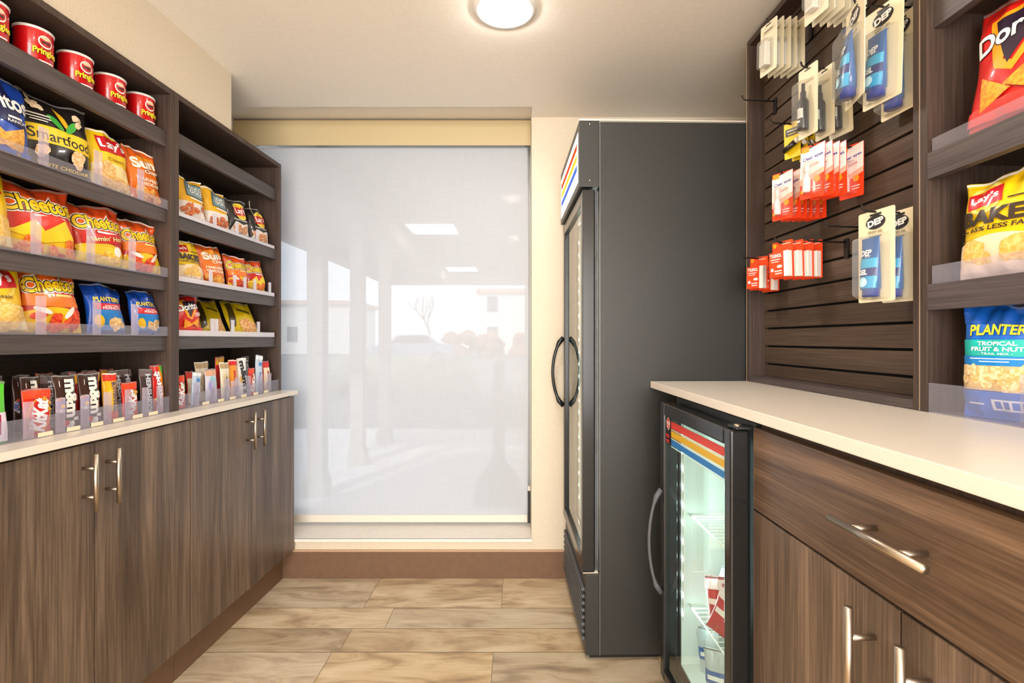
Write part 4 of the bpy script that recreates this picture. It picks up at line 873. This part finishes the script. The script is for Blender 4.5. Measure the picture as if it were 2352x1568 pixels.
def tube_product(h, w, zb):
    """squeeze tube standing on its cap: flat crimp on top, round cap at the base"""
    mb = MB(); n = 20; rows_ = []
    prof = [(0, w/2*.80, w/2*.62), (.12, w/2*.80, w/2*.62), (.13, w/2*.92, w/2*.70), (.3, w/2*.97, w/2*.66), (.6, w/2, w/2*.45), (.85, w/2*1.02, w/2*.2), (1, w/2*1.03, .001)]
    blue = flat('1f5a9c', .22, 0, .5); cap = flat('27409a', .3, 0, .4)
    vs = []
    for q, a, b in prof:
        for k in range(n): g = 2*PI*k/n; vs.append((a*math.cos(g), -.014+b*math.sin(g), zb+q*h))
    capf = []; bf = []
    for i in range(len(prof)-1):
        for k in range(n): (capf if i < 1 else bf).append([i*n+k, i*n+(k+1) % n, (i+1)*n+(k+1) % n, (i+1)*n+k])
    mb.add(vs, bf, blue, True); mb.f += capf+[list(range(n))[::-1]]; mb.m += [mb.mi(cap)]*(len(capf)+1); mb.sm += [True]*(len(capf)+1)
    def f(x, z, lift):
        q = min(1, max(0, z/h)); 
        for i in range(len(prof)-1):
            if prof[i][0] <= q <= prof[i+1][0]:
                s_ = (q-prof[i][0])/(prof[i+1][0]-prof[i][0]); a = prof[i][1]+(prof[i+1][1]-prof[i][1])*s_; b = prof[i][2]+(prof[i+1][2]-prof[i][2])*s_; break
        u = max(-.97, min(.97, x/a)); return (u*a, -.014-b*math.sqrt(1-u*u)-lift, zb+z)
    draw(mb, [('band', .14, .34, '2f9ed0'), ('band', .34, .48, '1f2c6e'), ('band', .48, .64, '35a8d4'), ('txt', 'DEP', -.05, .74, .58, .09, 'f4f6fa', {'out': '14142a', 'bold': .04}), ('txt', 'SPORT', .1, .675, .3, .03, 'f0f2f6'), ('txt', 'GEL', -.08, .41, .5, .08, 'f4f6fa', {'bold': .05}), ('ell', 0, .24, .22, .22, 0, 'bfe6f2')], w, h, f, 1, .008)
    return mb
def gel_pack(label):
    e = rootpack('carded_hair_gel', label, 'hair gel', 'carded blue hair gel tubes'); w, h = .108, .225
    card_mb(w, h, 'eee0bc', [('ell', 0, -.13, .27, .16, 0, '2a2622'), ('txt', 'DEP', 0, -.13, .42, .062, 'f4f2ea', {'bold': .05, 'rot': 8}), ('txt', 'SPORT GEL', 0, -.235, .4, .03, '8a7a5a'), ('rect', 0, -.285, 0.170, 0.011, 0, '8a7a5a'), ('rect', -.3, -.95, 0.060, 0.009, 0, '8a7a5a')], .0016, .005).build('card', e)
    tube_product(.145, .052, -h+.012).build('gel_tube', e); bubble_mb(.086, .16, .036, -h*.62).build('blister', e)
    return e
def bottle_product(h, zb):
    mb = MB(); X = Matrix.Translation((0, -.014, zb))
    mb.lathe([(0, 0), (.0125, 0), (.0135, .003), (.0135, h*.60), (.009, h*.68), (.0075, h*.70), (.0075, h*.82), (.005, h*.84), (.0045, h), (0, h)], flat('2c2c30', .25, 0, .4), 20, X)
    draw(mb, [('rect', 0, .34, .42, .50, 0, 'd8d6cc')]+[('rect', 0, .50-.05*i, .3-.03*(i % 2), .012, 0, '5a5a5e') for i in range(5)]+[('rect', .1, .16, .16, .10, 0, 'f4f4f0')], .026, h,
         lambda x, z, lift: (x, -.014-math.sqrt(max(0, .0135**2-x*x))-lift, zb+z), 1, .006)
    return mb
def spray_pack(label):
    e = rootpack('carded_spray_bottle', label, 'travel bottle', 'carded small black spray bottles'); w, h = .072, .19
    card_mb(w, h, 'eadfbe', [('rect', 0, -.2, .3, .06, 0, 'd9cba4')], .0014, .005).build('card', e)
    bottle_product(.125, -h+.016).build('spray_bottle', e); bubble_mb(.05, .14, .034, -h*.58).build('blister', e); return e
def beige_pack(label, w=.075, h=.155, grp='cream carded packs'):
    e = rootpack('carded_travel_pack', label, 'carded pack', grp)
    card_mb(w, h, 'e6dcc0', [('rect', 0, -.16, .36, .08, 0, 'd8cca8'), ('rect', 0, -.16, 0.250, 0.023, 0, '6a6048')], .0014, .005).build('card', e)
    b = MB(); b.box((-.016, .016, -.022, -.003, -h+.018, -h*.42), flat('d8d4c8', .3, 0, .4), .005); b.build('product', e); bubble_mb(.05, .09, .026, -h*.64).build('blister', e); return e
def balm_pack(label):
    e = rootpack('carded_lip_balm', label, 'lip balm', 'yellow carded lip balms'); w, h = .05, .108
    card_mb(w, h, 'f3cf12', [('rect', 0, -.27, .40, .22, 0, '2a2018'), ('rect', 0, -.23, 0.310, 0.027, 0, 'f6f0e0'), ('rect', 0, -.32, 0.250, 0.023, 0, 'f3cf12')], .0012, .003).build('card', e)
    b = MB(); b.tube([(-.022, -.010, -.085), (.016, -.010, -.066)], .008, flat('221d1a', .3, 0, .4), 14); b.tube([(.016, -.010, -.066), (.026, -.010, -.061)], .0082, flat('efe9dc', .4), 14); b.build('balm_stick', e); return e
def eye_pack(label):
    e = rootpack('carded_eye_drops', label, 'eye drops', 'red and white carded eye drops'); w, h = .068, .14
    card_mb(w, h, 'ea3f16', [('poly', [(-.5, -.10), (.5, 0), (.5, -.48), (-.5, -.66)], 'fbe9e2'), ('poly', [(-.5, -.62), (.5, -.46), (.5, -.56), (-.5, -.74)], 'f8b29a'), ('rect', -.3, -.07, .16, .10, 0, 'f49a1c'), ('txt', 'Clear eyes', .02, -.24, .82, .075, '2f3f9a', {'rot': 8, 'bold': .02}), ('ell', -.02, -.385, .30, .04, 8, 'd8402a'), ('ell', -.02, -.385, .26, .02, 8, 'f6e4de'),
        ('ell', .22, -.66, .13, .13, 0, 'f49a1c'), ('rect', .2, -.80, 0.180, 0.016, 0, 'ffe8e0'), ('rect', .2, -.85, 0.150, 0.016, 0, 'ffe8e0'), ('ell', -.36, -.86, .08, .08, 0, 'f6b81c')], .0012, .003).build('card', e)
    b = MB(); X = Matrix.Translation((-.008, -.010, -.125)); b.lathe([(0, 0), (.0085, 0), (.0095, .004), (.0095, .035), (.004, .045), (.004, .052), (.0065, .053), (.0055, .074), (0, .075)], flat('f6dcdc', .3, 0, .4), 18, X); b.build('dropper_bottle', e)
    bubble_mb(.034, .09, .022, -.088).build('blister', e); return e
def pill_pack(label):
    e = rootpack('carded_pain_relief', label, 'pain relief', 'red carded pain relief packs'); w, h = .070, .112
    card_mb(w, h, 'ef4a1c', [('rect', .2, -.08, .2, .03, 0, 'f8a890'), ('ell', -.36, -.10, .085, .085, 0, 'f6b81c'), ('rect', -.36, -.10, 0.030, 0.023, 0, 'd8401c')], .0012, .003).build('card', e)
    b = MB(); b.box((-w/2+.003, w/2-.003, -.019, -.0015, -h+.004, -h*.30), flat('ef4a22', .35, 0, .3), .001)
    b.box((w/2-.0172, w/2-.0028, -.0194, -.0012, -h+.0035, -h*.295), flat('efe9e4', .35), .001)
    draw(b, [('txt', 'TYLENOL', -.12, .86, .62, .13, 'fff6f2', {'bold': .04}), ('rect', -.14, .71, 0.260, 0.023, 0, 'ffe2da'), ('rect', -.16, .62, 0.200, 0.018, 0, 'ffe2da'), ('ell', -.32, .30, .08, .08, 0, 'fff6f2'), ('ell', .08, .42, .14, .07, 0, 'fff6f2'), ('rect', .0, .24, 0.200, 0.027, 0, 'ffe2da'), ('rect', .02, .14, 0.180, 0.027, 0, 'ffe2da')],
         .064, .074, lambda x, z, lift: (x, -.0191-lift*.5, -h+.004+z), 1, .05)
    b.build('pill_box', e); return e
# hooks: y' positions and heights measured on the slatwall
HK = [(1.765, 2.012, .12, 'empty wire hook at the far top of the slatwall'), (1.535, 1.834, .14, 'wire hook carrying the yellow lip balm cards'), (1.375, 1.918, .14, 'wire hook carrying the small spray bottles'),
      (1.555, 2.150, .14, 'wire hook carrying the fan of cream cards near the ceiling'), (1.33, 2.205, .14, 'topmost wire hook, carrying the cream cards cut by the photo top'), (1.162, 1.948, .14, 'wire hook carrying the large gel tubes'),
      (1.49, 1.668, .14, 'wire hook carrying the eye drops nearest the tall cooler'), (1.335, 1.690, .14, 'wire hook carrying the middle eye drops and the single card'), (1.39, 1.449, .12, 'empty wire hook below the eye drops, nearer the cooler'),
      (1.30, 1.470, .12, 'empty wire hook below the single eye drops card'), (1.150, 1.470, .13, 'wire hook carrying the lower gel tubes'), (1.725, 1.456, .14, 'wire hook carrying the far pain relief packs'), (1.51, 1.468, .14, 'wire hook carrying the near pain relief packs')]
for h_ in HK: hook(*h_)
def rowpack(mk, items, y, z, sc=1.0):
    first = None
    for i, (x, tw, dz, lb) in enumerate(items):
        if first is None: first = mk(lb); e = first
        else: e = copy_tree(first); e['label'] = lb
        hang(e, x, y, z+dz, tw, random.Random(hash_(lb)).uniform(-2, 2)); e.scale = (sc, sc, sc)
    return first
O = ['front', 'second', 'third', 'fourth', 'fifth', 'sixth', 'back']
def items(xs, tw, lab, dz=0): return [(x, tw+(-1)**i*1.5, dz, lab % O[i] if i < len(xs)-1 else lab % 'last') for i, x in enumerate(xs)]
rowpack(beige_pack, items([.808, .830, .850, .870, .892], 8, 'cream carded pack, %s in the fan hanging by the ceiling corner'), 1.555, 2.150)
rowpack(lambda l: beige_pack(l, .085, .185, 'cream carded packs cut by the photo top'), items([.815, .835, .855, .875, .895, .917], 6, 'cream carded pack, %s in the row cut by the photo top'), 1.33, 2.205)
rowpack(gel_pack, [(.805, -15, 0, 'large carded blue gel tube in front on the upper hook'), (.872, 6, 0, 'large carded blue gel tube facing out on the upper hook, nearest the shelf post'), (.912, 2, -.025, 'large carded blue gel tube hidden behind the others on the upper hook')], 1.162, 1.948)
rowpack(spray_pack, [(.822, 8, 0, 'small black spray bottle on a card, front one of three'), (.868, 6, -.004, 'small black spray bottle on a card, middle one of three'), (.908, 16, 0, 'small black spray bottle on a card, rear one of three')], 1.375, 1.918)
rowpack(balm_pack, [(.868, 30, 0, 'yellow lip balm card, front one'), (.892, 28, -.004, 'yellow lip balm card, middle one'), (.914, 26, -.006, 'yellow lip balm card, rear one')], 1.535, 1.834)
rowpack(eye_pack, items([.815, .838, .858, .877, .896, .914], 22, 'red and white eye drops card, %s in the row nearest the cooler'), 1.49, 1.668)
rowpack(eye_pack, items([.812, .832, .850, .868], 22, 'red and white eye drops card, %s in the higher middle row'), 1.335, 1.690)
rowpack(eye_pack, [(.915, 18, 0, 'single red and white eye drops card hanging apart on its own')], 1.335, 1.690)
rowpack(gel_pack, [(.845, 6, 0, 'carded blue gel tube in front on the lower hook'), (.900, 2, 0, 'carded blue gel tube at the back of the lower hook, against the post')], 1.150, 1.470, .93)
rowpack(pill_pack, [(.862, 24, 0, 'red pain relief pack farthest toward the tall cooler'), (.903, 20, -.006, 'red pain relief pack hidden behind the farthest one')], 1.725, 1.456)
rowpack(pill_pack, [(.825, 22, 0, 'red pain relief pack, front of the four-pack row'), (.856, 22, 0, 'red pain relief pack, second in the four-pack row'), (.886, 22, 0, 'red pain relief pack, third in the four-pack row'), (.914, 20, 0, 'red pain relief pack, last in the four-pack row')], 1.51, 1.468)

# =================================================================== ROLLER SHADE
def shade():
    t = Thing('roller_shade', 'white translucent roller shade drawn down over the window', 'window shade', 'W', (-.7, 2.72, .215))
    m = bpy.data.materials.new('shade_fabric'); m.use_nodes = True; nt = m.node_tree; N = nt.nodes; L = nt.links; N.remove(N['Principled BSDF'])
    tc = N.new('ShaderNodeTexCoord')
    nzs = []
    for st in ((8, 1, 260), (260, 1, 8)):
        mp = N.new('ShaderNodeMapping'); mp.inputs['Scale'].default_value = st; n = N.new('ShaderNodeTexNoise'); n.inputs['Scale'].default_value = 1.0; n.inputs['Detail'].default_value = 2
        L.new(tc.outputs['Object'], mp.inputs[0]); L.new(mp.outputs[0], n.inputs[0]); nzs.append(n)
    ad = N.new('ShaderNodeMath'); L.new(nzs[0].outputs[0], ad.inputs[0]); L.new(nzs[1].outputs[0], ad.inputs[1])
    mr = N.new('ShaderNodeMapRange'); mr.inputs['From Min'].default_value = .7; mr.inputs['From Max'].default_value = 1.3; mr.inputs['To Min'].default_value = .15; mr.inputs['To Max'].default_value = .21
    L.new(ad.outputs[0], mr.inputs[0])
    d = N.new('ShaderNodeBsdfDiffuse'); d.inputs[0].default_value = (.75, .775, .82, 1); tl = N.new('ShaderNodeBsdfTranslucent'); tl.inputs[0].default_value = (.76, .84, 1.0, 1)
    tr = N.new('ShaderNodeBsdfTransparent'); m1 = N.new('ShaderNodeMixShader'); m1.inputs[0].default_value = .30; m2 = N.new('ShaderNodeMixShader')
    L.new(d.outputs[0], m1.inputs[1]); L.new(tl.outputs[0], m1.inputs[2]); L.new(mr.outputs[0], m2.inputs[0]); L.new(m1.outputs[0], m2.inputs[1]); L.new(tr.outputs[0], m2.inputs[2]); L.new(m2.outputs[0], N['Material Output'].inputs[0])
    x0, x1 = XA+.012, .050
    f = MB(); f.add([(x0, 2.722, .245), (x1, 2.722, .245), (x1, 2.722, 2.20), (x0, 2.722, 2.20)], [[0, 1, 2, 3]], m); t.part('shade_fabric', f)
    vm = flat('cdbb92', .55)
    t.part('valance', MB().box((XA+.001, XP-.001, 2.672, 2.678, 2.195, 2.325), vm, .001).box((XA+.001, XP-.001, 2.678, 2.76, 2.319, 2.325), vm), None, 'cream yellow valance board')
    t.part('hem_bar', box1((x0, x1, 2.716, 2.728, .212, .250), flat('e6dccf', .5), .003))
    r = MB(); r.tube([(x0, 2.724, 2.245), (x1, 2.724, 2.245)], .026, M['white'], 20); t.part('roller_tube', r)
    c = MB(); xx = .058
    for k in range(220):
        z = .245+k*.0088; s_ = bmesh.new(); bmesh.ops.create_icosphere(s_, subdivisions=1, radius=.0026, matrix=Matrix.Translation((xx, 2.700 if k % 2 else 2.7005, z))); c.addbm(s_, flat('4a4844', .4), True)
    c.tube([(xx, 2.7095, .245), (xx, 2.7095, 2.2)], .0012, flat('4a4844', .4), 6)
    t.part('bead_chain', c, None, 'dark bead chain')
    h = MB(); h.box((xx-.007, xx+.007, 2.694, 2.716, .215, .40), flat('2c2c2a', .4), .003); h.box((xx-.0075, xx+.0075, 2.693, 2.7165, .385, .41), flat('d8d0c4', .4), .002); t.part('chain_tensioner', h)
shade()

# =================================================================== OUTSIDE, seen through the shade
conc = speckle('pale_concrete', 'cfcfd2', 'dcdcde', 6, .9, .05); asph = speckle('asphalt', '5a5a5c', '6a6a6c', 30, .9, .1)
g = MB(); g.box((-14, 12, 2.95, 6.9, -.15, -.02), conc); struct('ground_walk', g)
g = MB(); g.box((-40, 40, 6.9, 70, -.18, -.04), asph); struct('ground_drive', g)
pc = MB(); pw = flat('b4aca2', .9); pc.box((-2.86, 6, 2.95, 11.18, 2.6, 2.75), pw); pc.box((-1.62, -1.48, 2.95, 11, 2.37, 2.6), pw)
pc.box((-2.86, -2.76, 2.95, 11.18, 2.37, 2.6), pw); pc.box((-2.76, 6, 11.08, 11.18, 2.37, 2.6), pw)
o = pc.build('porch_roof'); tag(o, 'pale porch roof outside the window, with a beam along its left side', 'porch roof')
for i, (y, lb) in enumerate(((3.96, 'pale square porch column outside, nearest the window'), (4.96, 'pale square porch column outside, middle of three'), (5.96, 'pale square porch column outside, farthest of three'))):
    o = MB().box((-1.61, -1.49, y-.06, y+.06, 0, 2.369), pw).box((-1.63, -1.47, y-.08, y+.08, -.02, .12), pw).build('porch_column', None, Vector((-1.55, y, -.02))); o.location = (-1.55, y, -.02); tag(o, lb, 'column', 'porch columns')
for x, y, lb in ((-1.08, 6.5, 'bright square ceiling light under the porch roof, nearer one'), (-1.12, 10.2, 'bright square ceiling light under the porch roof, farther one')):
    t = Thing('porch_light_panel', lb, 'ceiling light', 'W', (x, y, 2.58), group='square porch ceiling lights'); t.bpart('light_frame', (x-.31, x+.31, y-.31, y+.31, 2.58, 2.5995), M['white']); t.bpart('diffuser', (x-.29, x+.29, y-.29, y+.29, 2.577, 2.5798), glow('porch_diffuser', 'fff8ee', 4.0))
# smokers' receptacle
b = MB(); b.lathe([(0, 0), (.165, 0), (.17, .02), (.16, .24), (.12, .30), (.055, .37), (.042, .42), (.038, .95), (.045, .97), (.045, 1.0), (.02, 1.06), (0, 1.065)], flat('5e5240', .7), 32)
o = b.build('ash_receptacle'); o.location = (-.13, 3.45, -.02); tag(o, 'beige cigarette receptacle with a long neck, outside behind the shade', 'receptacle')
# car
def car():
    t = Thing('parked_car', 'pale car parked across the drive outside the window', 'car', 'W', (-5.4, 27, -.04)); p = flat('8a96a8', .25, .3, .5)
    prof = [(-2.1, .3), (-2.1, .85), (-1.3, .98), (-.75, 1.42), (.75, 1.45), (1.35, 1.0), (2.05, .92), (2.1, .3)]
    b = MB(); n = len(prof); vs = [(-5.4+x, 26.1, z) for x, z in prof]+[(-5.4+x, 27.9, z) for x, z in prof]
    b.add(vs, [list(range(n))[::-1], list(range(n, 2*n))]+[[k, (k+1) % n, n+(k+1) % n, n+k] for k in range(n)], p); t.part('body', b)
    b = MB(); b.add([(-5.4+x, 26.09, z) for x, z in ((-1.1, 1.0), (-.65, 1.36), (.68, 1.38), (1.15, 1.02))], [[0, 1, 2, 3]], flat('2a3038', .1)); t.part('side_window', b)
    for x in (-1.35, 1.3):
        w_ = MB(); w_.tube([(-5.4+x, 26.05, .27), (-5.4+x, 26.35, .27)], .31, M['rubber'], 24); t.part('wheel', w_)
car()
def building(x, y, w_, d, h, col, roofc, label):
    t = Thing('distant_building', label, 'building', 'W', (x, y, -.04)); b = MB(); b.box((x-w_/2, x+w_/2, y, y+d, -.04, h), flat(col, .8)); wl = t.part('wall', b)
    r = MB(); r.box((x-w_/2-.3, x+w_/2+.3, y-.3, y+d+.3, h, h+.35), flat(roofc, .8)); t.part('roof', r)
    for i in range(int(w_/2.2)):
        for j in range(int(h/2.6)):
            wx = x-w_/2+1.1+i*2.2; wz = 1.0+j*2.6; q = MB(); q.box((wx-.45, wx+.45, y-.05, y+.02, wz, wz+1.3), flat('4a525c', .2)); t.part('window', q)
building(-1.2, 44, 4.2, 8, 5.2, 'efe9e2', 'd09a80', 'distant pale building with a reddish roof, at the right side of the window view')
building(-23, 44, 17, 8, 4.2, 'e6e2dc', 'c8a898', 'long low distant building at the left side of the window view')
# tree and hedge
b = MB(); rt = random.Random(3)
def branch(p, d, L_, r, lv):
    q = p+d*L_; b.tube([p, p+d*L_*.5+Vector((rt.uniform(-.05, .05), 0, rt.uniform(-.02, .05)))*L_, q], r, flat('9a8c80', .9), 6, rr=[r, r*.8, r*.6])
    if lv < 4:
        for _ in range(3 if lv < 3 else 2):
            nd = (d+Vector((rt.uniform(-.8, .8), rt.uniform(-.6, .6), rt.uniform(-.1, .5)))).normalized(); branch(q, nd, L_*.7, r*.55, lv+1)
branch(Vector((0, 0, 0)), Vector((0, 0, 1)), 1.5, .12, 0)
o = b.build('bare_tree'); o.location = (-5.4, 31.5, -.04); tag(o, 'bare winter tree behind the parked car outside', 'tree')
def hedge(x, y, w_, h, col, c2, label):
    b = MB(); rt = random.Random(hash_(label))
    for i in range(int(w_*5)):
        s_ = bmesh.new(); q = Vector((rt.uniform(-w_/2, w_/2), rt.uniform(-.5, .5), rt.uniform(.2, h))); bmesh.ops.create_icosphere(s_, subdivisions=2, radius=rt.uniform(.3, .55), matrix=Matrix.Translation(q))
        for v in s_.verts: v.co += noise.noise_vector(v.co*4)*.15
        b.addbm(s_, speckle('leaf_'+col, col, c2, 12, .9), True)
    o = b.build('shrub_row'); o.location = (x, y, -.04); tag(o, label, 'shrubs')
hedge(-3.0, 34, 7, 1.4, '8a5a44', 'b08468', 'reddish autumn shrubs beyond the drive outside')
hedge(-2.4, 11.5, 3.0, .5, '8a8c78', 'a0a08a', 'low green shrubs at the far edge of the porch')
